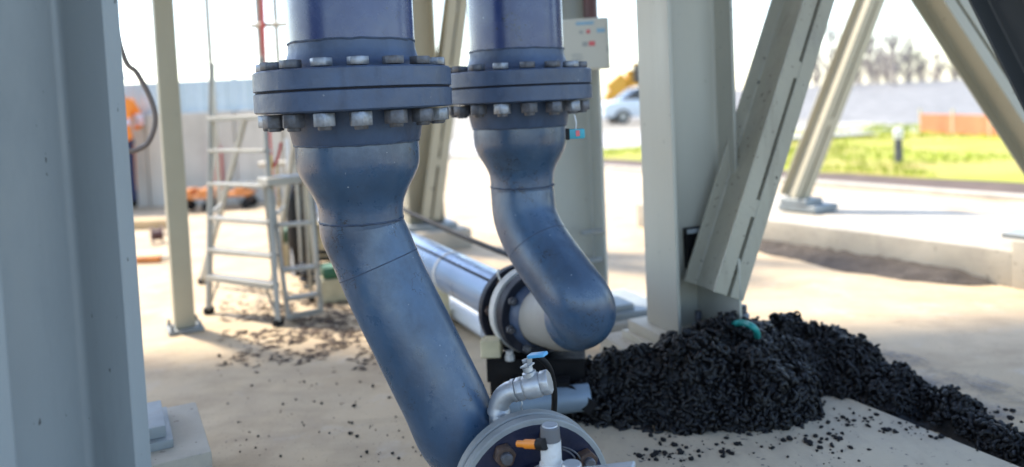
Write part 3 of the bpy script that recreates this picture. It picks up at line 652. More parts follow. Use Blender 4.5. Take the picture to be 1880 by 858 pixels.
# ================================================================== CONTROL BOX
p = at(1076, 82, 3.78); BX = thing('control_box', p, 'cream control box with small blue and red labels on the column', 'control box')
be = hd(72); be = Vector((math.cos(R_(8)), math.sin(R_(8))*-1, 0)); bg_ = Vector((-be.y, be.x, 0))
b = MB(); b.box(p, be, bg_, Z3, .225, .10, .245); b.build('enclosure', 'boxc', BX, bevel=.006, seg=2)
def lab(u, v, w, h, mt, nm='label_plate'):
    q = p - bg_*(.0512 if nm == 'door' else .0535) + be*u + Z3*v; b = MB(); b.box(q, be, bg_, Z3, w, .003, h); b.build(nm, mt, BX)
lab(.0, .098, .085, .016, 'lab_blue', 'header_plate'); lab(.015, .058, .018, .018, 'lab_red', 'red_button'); lab(-.02, .056, .016, .014, 'lab_grey', 'switch'); lab(.075, .06, .04, .02, 'lab_blue', 'label_plate')
lab(.03, .0, .03, .022, 'lab_red', 'warning_label'); lab(-.004, -.001, .024, .022, 'lab_grey', 'label_plate')
lab(.0, -.005, .20, .225, 'boxc', 'door'); lab(.104, -.03, .008, .03, 'lab_grey', 'latch')
for k in range(4): lab(-.045+.004*(k%2), -.05-.014*k, .05, .005, 'lab_grey', 'text_line')
b = MB(); q = p+bg_*.13; b.box(p+bg_*.10, be, bg_, Z3, .06, .098, .10); b.build('mounting_bracket', 'plate', BX)
# tag padlock hanging off the second flange
p = at(1057, 246, 2.45); TG = thing('lock_tag', p, 'teal tag with red mark hanging from a flange bolt of the second pipe', 'tag')
b = MB(); b.box(p, Vector((1,0,0)), Vector((0,1,0)), Z3, .058, .014, .032); b.build('tag_body', 'teal', TG, bevel=.006, seg=2)
b = MB(); b.box(p+Vector((.006,-.0082,.002)), Vector((1,0,0)), Vector((0,1,0)), Z3, .012, .002, .018); b.build('red_mark', 'lab_red', TG)
b = MB(); b.box(p+Vector((-.026,-.001,0)), Vector((1,0,0)), Vector((0,1,0)), Z3, .012, .018, .036); b.build('tag_clip', 'rubber', TG, bevel=.002)
b = MB(); b.sweep([p+Vector((0,0,.015)), p+Vector((.003,.002,.035)), p+Vector((-.002,.004,.06))], .003, 8); b.build('shackle', 'zinc', TG)

# ================================================================== LADDERS
def seg(b, p, q, w, h=None): b.bar(p, q, w, h)
LD = thing('platform_ladder', gd(384,576), 'tall aluminium platform ladder standing open on the yard', 'ladder')
fl, fr = gd(384,576), gd(511,598); lv = (fr-fl).normalized(); ld_ = Vector((-lv.y, lv.x, 0)); ld_ = ld_ if ld_.y > 0 else -ld_
zp = at(435, 217, 4.85).z
topl = at(388, 217, fl.y+.32); topr = at(487, 221, fr.y+.32); topl.z = topr.z = zp
hl = at(388, 118, 4.95)
for f_, tp in ((fl, topl), (fr, topr)):
    b = MB(); d_ = (tp-f_).normalized(); end = f_+d_*((zp+.36-f_.z)/d_.z); b.bar(f_+Z3*.02, end, .028, .05); st = b.build('stile', 'alu', LD, bevel=.004)
    b = MB(); b.box(f_+Z3*.02, lv, ld_, Z3, .036, .06, .04); b.build('foot', 'rubber', LD, bevel=.004)
for k in range(5):
    u = (.18, .32, .48, .655, .83)[k]; A = fl.lerp(topl, u); B_ = fr.lerp(topr, u); b = MB(); b.bar(A, B_, .06, .02 if k else .035); b.build('tread', 'alu', LD, bevel=.003)
b = MB(); b.box((topl+topr)/2+ld_*.12, lv, ld_, Z3, (topr-topl).length+.03, .26, .03); b.build('platform', 'alu', LD, bevel=.004)
bl, br_ = gd(371,521), gd(500,530)
for f_, tp in ((bl, topl+ld_*.26), (br_, topr+ld_*.26)):
    b = MB(); b.bar(f_+Z3*.02, tp, .026, .04); b.build('rear_stile', 'alu', LD, bevel=.003)
    b = MB(); b.box(f_+Z3*.02, lv, ld_, Z3, .034, .05, .04); b.build('foot', 'rubber', LD, bevel=.004)
for u in (.2, .62): b = MB(); b.bar(bl.lerp(topl+ld_*.26, u), br_.lerp(topr+ld_*.26, u), .02, .03); b.build('rear_bar', 'alu', LD)
b = MB(); b.bar(fl.lerp(topl,.03), fl.lerp(topl,.17)+lv*.09, .012, .012); b.build('knee_stay', 'alu', LD)
b = MB(); b.bar(fr.lerp(topr,.03), fr.lerp(topr,.17)-lv*.09, .012, .012); b.build('knee_stay', 'alu', LD)
for A, B_ in ((fl.lerp(topl,.5), bl.lerp(topl+ld_*.26,.5)), (fr.lerp(topr,.5), br_.lerp(topr+ld_*.26,.5))): b = MB(); b.bar(A, B_, .012, .02); b.build('spreader', 'alu', LD)
SL = thing('step_stool', gd(528,592), 'short aluminium step ladder beside the tall ladder, half hidden by the pipe', 'ladder')
fl, fr = gd(530,592), gd(590,580); lv = (fr-fl).normalized(); ld_ = Vector((-lv.y, lv.x, 0)); ld_ = ld_ if ld_.y > 0 else -ld_
zp = at(525, 330, 4.5).z; topl = fl-lv*-.01+ld_*.2; topr = fr-lv*.04+ld_*.2
topl = at(495,332,4.52); topr = at(566,332,4.5); zp = topl.z; topr.z = zp
for f_, tp in ((fl, topl), (fr, topr)):
    b = MB(); b.bar(f_+Z3*.015, tp, .022, .04); b.build('stile', 'alu', SL, bevel=.003)
bl, br_ = gd(508,562), gd(572,552)
for f_, tp in ((bl, topl+ld_*.1), (br_, topr+ld_*.1)):
    b = MB(); b.bar(f_+Z3*.015, tp, .02, .035); b.build('rear_stile', 'alu', SL, bevel=.003)
    b = MB(); b.box(f_+Z3*.015, lv, ld_, Z3, .03, .045, .03); b.build('foot', 'rubber', SL)
for u in (.16, .36, .68): b = MB(); b.bar(fl.lerp(topl,u), fr.lerp(topr,u), .06, .02); b.build('tread', 'alu', SL, bevel=.003)
b = MB(); b.bar(fl+Z3*.03, fr+Z3*.03, .02, .03); b.build('foot_bar', 'alu', SL, bevel=.002)
b = MB(); b.box((topl+topr)/2+ld_*.05, lv, ld_, Z3, (topr-topl).length+.05, .2, .045); b.build('top_step', 'alu', SL, bevel=.005)

# loose things by the ladders
b = MB(); b.sweep(catmull([at(489,232,4.7), at(491,285,4.68), at(500,306,4.66), at(510,290,4.68), at(516,262,4.7)], 6), .009, 8); tag(b.build('red_strap', 'red'), 'red strap looped over the short step ladder', 'strap')
p = at(496, 318, 4.66)
b = MB(); b.lathe([(.013,-.21),(.016,-.2),(.016,-.03),(.011,-.02),(.011,.02),(.018,.03),(.018,.1),(.012,.11)], p, Z3, 12); tag(b.build('yellow_tool', 'yellow'), 'yellow handled tool hanging behind the short step ladder', 'tool')
p = gd(560, 500); b = MB(); b.lathe([(.10,0),(.11,.02),(.11,.55),(.09,.62),(.04,.67),(.04,.72)], (p.x,p.y,0), Z3, 20); GB = thing('gas_cylinder', (p.x,p.y,0), 'dark gas cylinder standing behind the short step ladder', 'cylinder'); b.build('cylinder_body', 'black', GB)
b = MB(); b.lathe([(.018,.72),(.018,.78),(.03,.785),(.03,.8)], (p.x,p.y,0), Z3, 12); b.build('valve_head', 'bolt_dark', GB)
p = gd(622, 548); b = MB(); b.box((p.x,p.y,.07), hd(70), hd(-20), Z3, .22, .16, .14); WB = thing('tool_box', (p.x,p.y,0), 'small cream box with green lid on the ground behind the nearest pipe', 'box'); b.build('box_body', 'timber_c', WB, bevel=.005)
b = MB(); b.box((p.x,p.y,.18), hd(70), hd(-20), Z3, .2, .15, .08); b.build('lid', 'green', WB, bevel=.03, seg=2)
p = gd(537, 485); b = MB(); b.box((p.x,p.y,.09), hd(70), hd(-20), Z3, .2, .2, .18); WB = thing('tool_box', (p.x,p.y,0), 'small timber crate with green bundle beyond the short step ladder', 'box'); b.build('box_body', 'timber_c', WB, bevel=.005)
b = MB(); b.box((p.x,p.y,.235), hd(60), hd(-30), Z3, .17, .15, .11); b.build('bundle', 'green', WB, bevel=.04, seg=2)
for k, (px, py0, py1, mt_, r_k, lab_) in enumerate(((508,300,420,'timber','.014','timber stake leaning among the tools behind the short step ladder'),(526,255,470,'whitepipe','.016','white tube leaning upright behind the short step ladder'),(541,262,440,'alu','.012','thin grey bar leaning beside the white tube behind the pipe'),(556,250,520,'timber_c','.018','cream timber batten leaning closest to the nearest pipe edge'))):
    a_ = gd(px+14, 500+6*k); t2 = at(px, py0, a_.y+.12); b = MB(); b.sweep([a_, a_.lerp(t2,.5), t2], float(r_k), 10); tag(b.build(('timber_stake','white_tube','grey_bar','timber_batten')[k], mt_), lab_, ('stake','tube','bar','batten')[k])
p = gd(600, 520); b = MB()
b.sweep([Vector((p.x,p.y,.02+.004*i))+Vector((math.cos(i*.5)*.17, math.sin(i*.5)*.17, 0)) for i in range(44)], .016, 8); tag(b.build('coiled_hose', 'rubber'), 'coil of black hose on the ground behind the nearest pipe', 'hose')
# scaffold frame
sx = [at(472,0,7.0), at(504,0,7.2), at(531,0,7.0)]
SF = thing('scaffold_frame', (sx[0].x, sx[0].y, 0), 'thin scaffold frame rising behind the nearest flange', 'scaffold')
for i, q in enumerate(sx):
    b = MB(); b.sweep([(q.x,q.y,0),(q.x,q.y,4.3)], .024, 12); b.build('standard', 'maroon' if i == 2 else 'alu', SF)
for yv_ in (48, 300):
    z_ = at(500,yv_,7.05).z; b = MB(); b.sweep([(sx[0].x-.06,sx[0].y-.05,z_),(sx[2].x+.1,sx[2].y-.05,z_)], .024, 12); b.build('ledger', 'alu', SF)
q = at(481,0,6.95); q2 = at(486,130,6.9); d_ = (q2-q).normalized()
b = MB(); b.sweep([q+Vector((0,0,1.6)), q, q2, (q2.x,q2.y,.9), (q2.x,q2.y,.02)], .02, 10); tag(b.build('red_hose', 'red'), 'red hose hanging down the thin scaffold frame', 'hose')
q = at(383,60,8.6); b = MB(); b.sweep([(q.x,q.y,0),(q.x,q.y,5)], .032, 10); tag(b.build('thin_pole', 'alu'), 'thin grey pole rising behind the tall ladder', 'pole')
q = gd(396, 372); FE = thing('fire_extinguisher', (q.x,q.y,.3), 'red extinguisher mounted low on the concrete wall behind the ladder', 'extinguisher')
q = at(396, 290, 10.2); b = MB(); b.lathe([(.07,-.33),(.085,-.31),(.085,.12),(.05,.18),(.03,.2)], q, Z3, 16); b.build('cylinder_body', 'red', FE); b = MB(); b.lathe([(.03,.2),(.035,.25),(.02,.28)], q, Z3, 10); b.build('valve_head', 'rubber', FE)

# hose loop near the near column
b = MB(); b.sweep(catmull([at(150,-520,3.2), at(190,-60,3.2), at(226,100,3.2), at(252,135,3.2), at(278,185,3.2), at(285,225,3.2), at(272,262,3.2), at(250,276,3.2), at(225,285,3.2), at(205,340,3.2), at(200,500,3.2), gd(205,780)], 8), .011, 10)
tag(b.build('hanging_hose', 'hose'), 'brown hose hanging in a loop past the near column edge', 'hose')

# orange trolleys and loose stuff on the yard
def trolley(c, lab, L=.62, h=.16):
    t = thing('pipe_trolley', (c.x,c.y,0), lab, 'trolley', 'orange pipe trolleys'); x = Vector((1,0,0)); y = Vector((0,1,0))
    b = MB(); b.box((c.x,c.y,h+.03), x, y, Z3, L, .3, .05); b.box((c.x-L*.28,c.y,h+.09), x, y, Z3, .12, .28, .07); b.box((c.x+L*.28,c.y,h+.09), x, y, Z3, .12, .28, .07); b.build('frame', 'orange2', t, bevel=.01)
    for i in (-1,1):
        for j in (-1,1): b = MB(); b.lathe([(.05,-.02),(.065,-.015),(.065,.015),(.05,.02)], (c.x+i*L*.42,c.y+j*.13,.065), y, 16); w_ = b.build('wheel', 'rubber', t)
        b = MB(); b.box((c.x+i*L*.42,c.y,.13), x, y, Z3, .05, .2, .1); b.build('axle_block', 'bolt_rust', t)
trolley(gd(425, 383), 'orange wheeled trolley behind the tall ladder', .55); trolley(gd(366, 388), 'orange wheeled trolley beside the slim cream post', .36)
p = gd(280, 418); b = MB(); b.box((p.x,p.y,.05), Vector((1,0,0)), Vector((0,1,0)), Z3, .6, .25, .09); tag(b.build('timber_plank', 'timber', bevel=.005), 'short timber plank lying between the near column and cream post', 'plank')
p = gd(289, 447); t = thing('cable_reel', (p.x,p.y,0), 'small maroon cable reel on the yard beside the cream post', 'reel')
b = MB(); b.lathe([(.03,-.05),(.08,-.05),(.08,-.04),(.05,-.035),(.05,.035),(.08,.04),(.08,.05),(.03,.05)], (p.x,p.y,.08), hd(60), 24, True); b.build('reel_drum', 'maroon', t)
b = MB(); b.lathe([(.012,-.06),(.012,.09)], (p.x,p.y,.08), hd(60), 12); b.build('axle', 'alu', t)
p = gd(272, 482); b = MB(); b.box((p.x,p.y,.03), Vector((1,0,0)), Vector((0,1,0)), Z3, .22, .08, .05); b.build; t = thing('club_hammer', (p.x,p.y,0), 'orange handled tool lying on the yard left of the cream post', 'tool'); b.build('handle', 'orange2', t, bevel=.012, seg=2)
b = MB(); b.bar((p.x+.11,p.y,.03), (p.x+.30,p.y+.04,.03), .03, .03); b.build('shaft', 'alu', t, bevel=.005)

# ================================================================== WALL AT THE BACK
wa = gd(236, 380); wb = gd(480, 372); wv = Vector((1, (wb.y-wa.y)/(wb.x-wa.x)*.4, 0)).normalized(); wn = Vector((-wv.y, wv.x, 0))
WA = thing('concrete_wall', wb, 'pale precast concrete wall across the back of the yard, blue sheeting above', 'wall')
hw = at(400, 205, wb.y).z
for k in range(9):
    c = wb + wv*(-.75+1.05-1.2*k) + wn*.06; b = MB(); b.box((c.x,c.y,hw/2), wv, wn, Z3, 1.185, .12, hw); b.build('wall_panel', 'wallc', WA, bevel=.01)
hs_ = at(400, 146, wb.y).z
k = 0; x = .9
while x > -9.6:
    c = wb + wv*x + wn*.06; b = MB()
    b.prism([(-.15,0),(-.10,0),(-.08,.02),(.08,.02),(.10,0),(.15,0),(.15,.004),(.10,.004),(.08,.024),(-.08,.024),(-.10,.004),(-.15,.004)], (c.x,c.y,hw+.002), wv, wn, Z3, hs_-hw); b.build('sheet_strip', 'sheet', WA); x -= .302
    if k % 4 == 0: b = MB(); b.box((c.x,c.y,(hw+hs_)/2)+wn*0 if False else Vector((c.x,c.y,(hw+hs_)/2))+wn*.06, wv, wn, Z3, .05, .05, hs_-hw+.04); b.build('sheet_post', 'alu', WA)
    k += 1

# ================================================================== PERSON
def person(base, heading):
    X = Vector((math.cos(R_(heading)), -math.sin(R_(heading)), 0)); Yf = hd(heading)
    def P(x, y, z): return X*x+Yf*y+Z3*z
    js = [('pel',(0,0,.93),.15),('abd',(0,.02,1.08),.145),('chest',(0,.05,1.28),.17),('neck',(0,.07,1.46),.065),('jaw',(0,.10,1.56),.075),('head',(0,.09,1.66),.098),('crown',(0,.085,1.73),.07)]
    idx = {}; vs = []; rad = []; es = []
    def add(n, p, r, par=None):
        idx[n] = len(vs); vs.append(P(*p)); rad.append(r)
        if par: es.append((idx[par], idx[n]))
    pr = None
    for n, p, r in js: add(n, p, r, pr); pr = n
    for s, nm in ((-1,'a'),(1,'b')):
        add('sh'+nm, (s*.19,.05,1.38), .075, 'chest'); add('el'+nm, (s*.30,.10,1.12), .052, 'sh'+nm); add('wr'+nm, (s*.24,.32,1.02), .036, 'el'+nm); add('pa'+nm, (s*.22,.39,1.0), .038, 'wr'+nm)
        for i in range(4): add('f%d%s' % (i,nm), (s*(.195+.018*i),.455-.006*abs(i-1.5),.985), .0095, 'pa'+nm); add('g%d%s' % (i,nm), (s*(.195+.018*i),.475,.955), .0085, 'f%d%s' % (i,nm))
        add('th'+nm, (s*.175,.42,1.005), .011, 'pa'+nm); add('ti'+nm, (s*.165,.455,.99), .009, 'th'+nm)
        add('hip'+nm, (s*.1,0,.86), .105, 'pel'); add('kn'+nm, (s*.12,.02,.48), .068, 'hip'+nm); add('an'+nm, (s*.13,-.03,.09), .05, 'kn'+nm); add('to'+nm, (s*.145,.13,.045), .045, 'an'+nm)
    add('nose', (0,.20,1.635), .014, 'head')
    me = bpy.data.meshes.new('tmp'); me.from_pydata(vs, es, []); ob = bpy.data.objects.new('tmp', me); sc.collection.objects.link(ob)
    sm = ob.modifiers.new('s', 'SKIN'); sm.use_smooth_shade = True
    for i, r in enumerate(rad): me.skin_vertices[0].data[i].radius = (r, r)
    for i in range(len(vs)): me.skin_vertices[0].data[i].use_root = (i == 0)
    ss = ob.modifiers.new('d', 'SUBSURF'); ss.levels = 2; ss.render_levels = 2
    dg = bpy.context.evaluated_depsgraph_get(); m2 = bpy.data.meshes.new_from_object(ob.evaluated_get(dg)); bpy.data.objects.remove(ob)
    m2.materials.clear()
    for k in ('hiviz','navy','skin','rubber','reflect'): m2.materials.append(M[k])
    for p in m2.polygons:
        c = p.center; lx, ly, z = c.dot(X), c.dot(Yf), c.z
        mi = 0
        if z > 1.475: mi = 2
        elif z < .13: mi = 3
        elif z < .92 and abs(lx) < .17 + 0*ly: mi = 1
        if ly > .30 and z < 1.2 and z > .9: mi = 2
        if mi == 0 and (1.10 < z < 1.15 or (abs(lx) > .21 and 1.16 < z < 1.24)): mi = 4
        p.material_index = mi; p.use_smooth = True
    t = thing('person', base, 'person in orange hi-vis shirt and navy trousers half hidden by the near column', 'person')
    m2.name = 'body'; o = bpy.data.objects.new('body', m2); sc.collection.objects.link(o); o.location = base; attach(o, t)
    b = MB(); hc = Vector(base)+P(0,.09,1.69); b.lathe([(.16,-.0),(.165,.005),(.135,.012),(.13,.05),(.105,.09),(.06,.115),(.01,.122)], hc, Z3, 28); b.build('hard_hat', 'hat', t)
    for s in (-1,1):
        b = MB(); b.lathe([(.004,-.004),(.009,-.002),(.009,.002),(.004,.004)], Vector(base)+P(s*.033,.185,1.665), Yf, 10); b.build('eye', 'rubber', t)
    b = MB(); b.box(Vector(base)+P(0,.183,1.59), X, Yf, Z3, .045, .012, .01); b.build('mouth', 'maroon', t, bevel=.003)
pp = at(230, 383, 10.0); person(Vector((pp.x, 9.95, 0)), -35)

def lump(b, p, r, flat=.6):
    ph = random.random()*6.28; vs = []; el = random.uniform(.55,1)
    for lv_, (zz, rr) in enumerate(((0,.8),(.55,1.0),(1.0,.6))):
        for k in range(6):
            q = ph+k*math.pi/3+random.uniform(-.3,.3); k_ = r*rr*random.uniform(.65,1.2); x_ = math.cos(q-ph)*k_; y_ = math.sin(q-ph)*k_*el
            vs.append(Vector((p[0]+x_*math.cos(ph)-y_*math.sin(ph), p[1]+x_*math.sin(ph)+y_*math.cos(ph), p[2]+r*flat*1.4*zz*random.uniform(.8,1.15))))
    fs = [(6,7,8,9,10,11)[::-1]][:0]
    for l in range(2):
        for k in range(6): k2 = (k+1)%6; fs.append((l*6+k, l*6+k2, l*6+6+k2, l*6+6+k))
    fs.append((12,13,14,15,16,17)); b.add(vs, fs)
# ================================================================== SLUDGE PILE
ridge = [(gd(1078,770), .12), (gd(1165,765), .21), (gd(1255,762), .245), (gd(1340,746), .245), (gd(1430,706), .225), (gd(1495,706), .20), (gd(1575,735), .13), (gd(1650,750), .09), (gd(1740,775), .06), (gd(1810,815), .045), (gd(1895,862), .03)]
rg = catmull([Vector((p.x, p.y, h)) for p, h in ridge], 8)
rw = [.16,.25,.32,.34,.30,.25,.20,.13,.095,.075,.055]
def ridge_w(u): i = min(len(rw)-2, int(u*(len(rw)-1))); f_ = u*(len(rw)-1)-i; return rw[i]*(1-f_)+rw[i+1]*f_
def pile_h(x, y):
    best = 0
    for i, q in enumerate(rg):
        u = i/(len(rg)-1); w_ = ridge_w(u)*(1+.22*noise.noise(Vector((x*4,y*4,2)))); d2 = ((x-q.x)**2+(y-q.y)**2)
        if d2 < w_*w_:
            s = math.sqrt(d2)/w_; hh = q.z*(1-s**2.1); best = max(best, hh)
    return best
x0, x1, y0, y1 = -.1, 2.1, 2.1, 3.75; nx, ny = 150, 112; hts = {}
for j in range(ny+1):
    for i in range(nx+1):
        x = x0+(x1-x0)*i/nx; y = y0+(y1-y0)*j/ny; h = pile_h(x, y)
        if h > 0: h += (.07*noise.noise(Vector((x*5.5,y*5.5,8)))+.05*noise.noise(Vector((x*9,y*9,0)))+.038*noise.noise(Vector((x*19,y*19,4))))*min(1, h*14)
        hts[(i,j)] = h
b = MB(); vid = {}; vs = []; fs = []
for j in range(ny):
    for i in range(nx):
        cs = [(i,j),(i+1,j),(i+1,j+1),(i,j+1)]
        if max(hts[c] for c in cs) <= .001: continue
        f_ = []
        for c in cs:
            if c not in vid: vid[c] = len(vs); vs.append((x0+(x1-x0)*c[0]/nx, y0+(y1-y0)*c[1]/ny, hts[c] if hts[c] > .001 else -.01))
            f_.append(vid[c])
        fs.append(tuple(f_))
def hat_(x, y):
    i = int((x-x0)/(x1-x0)*nx); j = int((y-y0)/(y1-y0)*ny); return hts.get((i,j), 0)
b.add(vs, fs)
SG = thing('sludge_pile', rg[20].xy.to_3d(), 'heap of black curled sludge strands around the column foot', 'sludge')
o = b.build('pile_core', 'sludge', SG, smooth=60, kind='stuff')
b = MB(); random.seed(11); cnt = 0
while cnt < 9000:
    x = random.uniform(x0, x1); y = random.uniform(y0, y1); h = hat_(x, y)
    if h < .012: continue
    cnt += 1
    fine = x > 1.02
    r = random.uniform(.0058, .0095) if not fine else random.uniform(.0042, .008)
    R0 = random.uniform(.012, .026)*(1 if not fine else .75); ang = random.uniform(140, 330) if random.random() < .6 else random.uniform(50, 130)
    # frame on slope
    dx = hat_(x+.02,y)-hat_(x-.02,y); dy = hat_(x,y+.02)-hat_(x,y-.02); n_ = Vector((-dx/.04, -dy/.04, 1)).normalized()
    n_ = (n_ + Vector((random.gauss(0,.6), random.gauss(0,.6), random.gauss(0,.35)))).normalized()
    a_ = Vector((random.gauss(0,1),random.gauss(0,1),random.gauss(0,1))); X_ = (a_-n_*a_.dot(n_)).normalized(); Y_ = n_.cross(X_)
    cl = .6+.8*noise.noise(Vector((x*11,y*11,5))); r *= .85+.3*cl; R0 *= .75+.5*cl; ang *= random.choice((.45,.7,1,1))
    c = Vector((x, y, h+random.uniform(-.004,.018))); ph = random.random()*6.28; pit = random.uniform(-.015,.015); wob = random.uniform(0,.5)
    ns = max(5, int(ang/26)); pts = []
    for k in range(ns+1):
        t_ = k/ns; q = ph+R_(ang)*t_; rr = R0*(1-.45*t_*wob*2 if random else 1)
        pts.append(c+X_*(rr*math.cos(q))+Y_*(rr*math.sin(q))+n_*(pit*t_*2)+Vector((random.gauss(0,.0013),random.gauss(0,.0013),random.gauss(0,.0013))))
    b.sweep(pts, [r*.55]+[r*(1+.2*random.uniform(-1,1)) for _ in range(ns-1)]+[r*.5], 6)
o = b.build('strands', 'sludge', SG, smooth=179, kind='stuff')
b = MB()
for k in range(160):
    x = random.uniform(x0, x1); y = random.uniform(y0, y1); h = hat_(x, y)
    if h > .05: lump(b, (x, y, h-.012), .010+.016*random.random(), .8)
for k in range(4200):
    x = random.uniform(x0, x1); y = random.uniform(y0, y1); h = hat_(x, y)
    if h < .006: continue
    lump(b, (x, y, h+random.uniform(-.006,.012)), .0025+.008*random.random()**2, .8)
o = b.build('broken_bits', 'crumb', SG, smooth=40, kind='stuff')
# crumbs
b = MB(); random.seed(5)
for k in range(230):
    u = random.random(); q = rg[int(u*(len(rg)-1))]; w_ = ridge_w(u)
    a = random.uniform(0, 6.28); d_ = w_*random.uniform(.85, 1.25)+abs(random.gauss(0,.07)); x = q.x+math.cos(a)*d_; y = q.y+math.sin(a)*d_
    if pile_h(x,y) > .01: continue
    zz = .05 if (x > .16 and y < 3.0) else 0
    lump(b, (x,y,zz), abs(random.gauss(.004,.0045))+.0018)
for (px,py,n_,sx_,sy_) in ((1490,805,45,.16,.05),(1560,775,40,.14,.04),(1680,790,40,.12,.06),(1240,836,50,.14,.03),(1520,835,18,.1,.04),(1330,820,25,.15,.03)):
    c = gd(px,py,.05)
    for k in range(n_): lump(b, (c.x+random.gauss(0,sx_*.5), c.y+random.gauss(0,sy_*.8), .05), .002+.012*random.random()**2.2, .5)
for k in range(150):
    p = gd(random.uniform(400,800), random.uniform(600,850)); lump(b, (p.x,p.y,0), abs(random.gauss(0,.004))+.0015)
for px, py, r in ((642,797,.009),(437,776,.006),(714,731,.007),(680,783,.004),(626,742,.004),(660,702,.006)):
    p = gd(px,py); lump(b, p, r); lump(b, p+Vector((.008,.004,0)), r*.6)
o = b.build('sludge_crumbs', 'crumb', smooth=0, kind='stuff'); o['label'] = 'scattered black sludge crumbs on the concrete'; o['category'] = 'crumbs'
# bigger lumps fallen from the heap
mud_mt = M['mud']; t_ = mud_mt.node_tree; bs = t_.nodes['Principled BSDF']; tr = t_.nodes.new('ShaderNodeBsdfTransparent'); mx = t_.nodes.new('ShaderNodeMixShader')
nn = t_.nodes.new('ShaderNodeTexNoise'); nn.inputs['Scale'].default_value = 3.2; nn.inputs['Detail'].default_value = 8; nn.inputs['Roughness'].default_value = .7
mr = t_.nodes.new('ShaderNodeMapRange'); mr.inputs[1].default_value = .47; mr.inputs[2].default_value = .66; mr.inputs[4].default_value = .8
tcm = t_.nodes.new('ShaderNodeTexCoord'); t_.links.new(tcm.outputs['Object'], nn.inputs['Vector']); t_.links.new(nn.outputs[0], mr.inputs[0]); t_.links.new(mr.outputs[0], mx.inputs[0])
t_.links.new(tr.outputs[0], mx.inputs[1]); t_.links.new(bs.outputs[0], mx.inputs[2]); t_.links.new(mx.outputs[0], t_.nodes['Material Output'].inputs[0])
b = MB(); mp_ = [gd(*q, .004) for q in ((1480,618),(1560,628),(1680,652),(1800,690),(1960,735),(2000,800),(1960,850),(1800,765),(1680,715),(1560,680),(1480,655))]
b.add(mp_, [tuple(range(len(mp_)))]); o = b.build('mud_film', 'mud', smooth=0, kind='stuff'); o['label'] = 'thin dried mud film on the yard beyond the sludge tail'; o['category'] = 'mud'
# bark debris around the ladder
b = MB(); random.seed(9); k = 0
while k < 950:
    px = random.gauss(575, 95); py = random.gauss(592, 45)
    if py < 522 or py > 690 or px < 405 or px > 760: continue
    p = gd(px, py)
    if noise.noise(Vector((p.x*5, p.y*5, 7))) < -.18: continue
    k += 1; L = random.uniform(.02,.10); w_ = random.uniform(.010,.030); a = random.gauss(.2,.8); d_ = Vector((math.cos(a),math.sin(a),0)); n_ = Vector((-d_.y,d_.x,0)); h = random.uniform(.002,.007)
    vs = [p+d_*L*.5*random.uniform(.7,1)+Z3*.002, p+n_*w_*.5*random.uniform(.5,1)+Z3*.002, p-d_*L*.5*random.uniform(.7,1)+Z3*.002, p-n_*w_*.5*random.uniform(.5,1)+Z3*.002, p+Z3*(h+.002)+d_*L*.1]
    b.add(vs, [(0,1,4),(1,2,4),(2,3,4),(3,0,4)])
o = b.build('bark_debris', 'bark', smooth=0, kind='stuff'); o['label'] = 'brown flakes of dried debris scattered under the ladders'; o['category'] = 'debris'
# teal hose by the column foot
b = MB(); b.sweep(catmull([at(1340,600,2.98), at(1356,593,2.88), at(1372,595,2.80), at(1384,602,2.77), at(1390,612,2.80), at(1390,622,2.86)], 6), .012, 12); tag(b.build('teal_hose', 'tealhose'), 'bright teal hose end poking from the sludge beside the column', 'hose')

# ================================================================== FAR THINGS ON THE VERGE
p = gd(1650, 301, .02); t = thing('bollard', (p.x,p.y,0), 'dark bollard with white cap standing in the grass', 'bollard'); hb = at(1648, 236, p.y).z
b = MB(); b.lathe([(.055,0),(.055,hb-.16),(.05,hb-.155)], (p.x,p.y,0), Z3, 20); b.build('shaft', 'bolt_dark', t)
b = MB(); b.lathe([(.06,hb-.155),(.068,hb-.14),(.068,hb-.02),(.05,hb)], (p.x,p.y,0), Z3, 20); b.build('cap', 'hat', t)
# orange barrier
fa = gd(1690, 245); fbq = gd(1990, 262); fv = (fbq-fa); Lf = fv.length; fv.normalize(); fnn = Vector((-fv.y, fv.x, 0))
t = thing('barrier_fence', fa, 'orange plastic barrier mesh fence on the far side of the grass', 'fence'); hf = at(1690, 208, fa.y).z
for k in range(int(Lf/1.1)+2):
    p = fa+fv*(1.1*k); b = MB(); b.box((p.x,p.y,hf/2+.05), fv, fnn, Z3, .04, .04, hf+.1); b.build('post', 'timber_c', t)
b = MB()
for k in range(10): z_ = .06+(hf-.1)*k/9; b.box((fa+fv*Lf/2+Z3*z_-Vector((0,.03,0))), fv, fnn, Z3, Lf, .006, .045)
for k in range(int(Lf/.12)): p = fa+fv*(.12*k)-Vector((0,.03,0)); b.box((p.x,p.y,hf/2), fv, fnn, Z3, .03, .006, hf-.06)
o = b.build('mesh_netting', 'mesh_o', t, smooth=0)
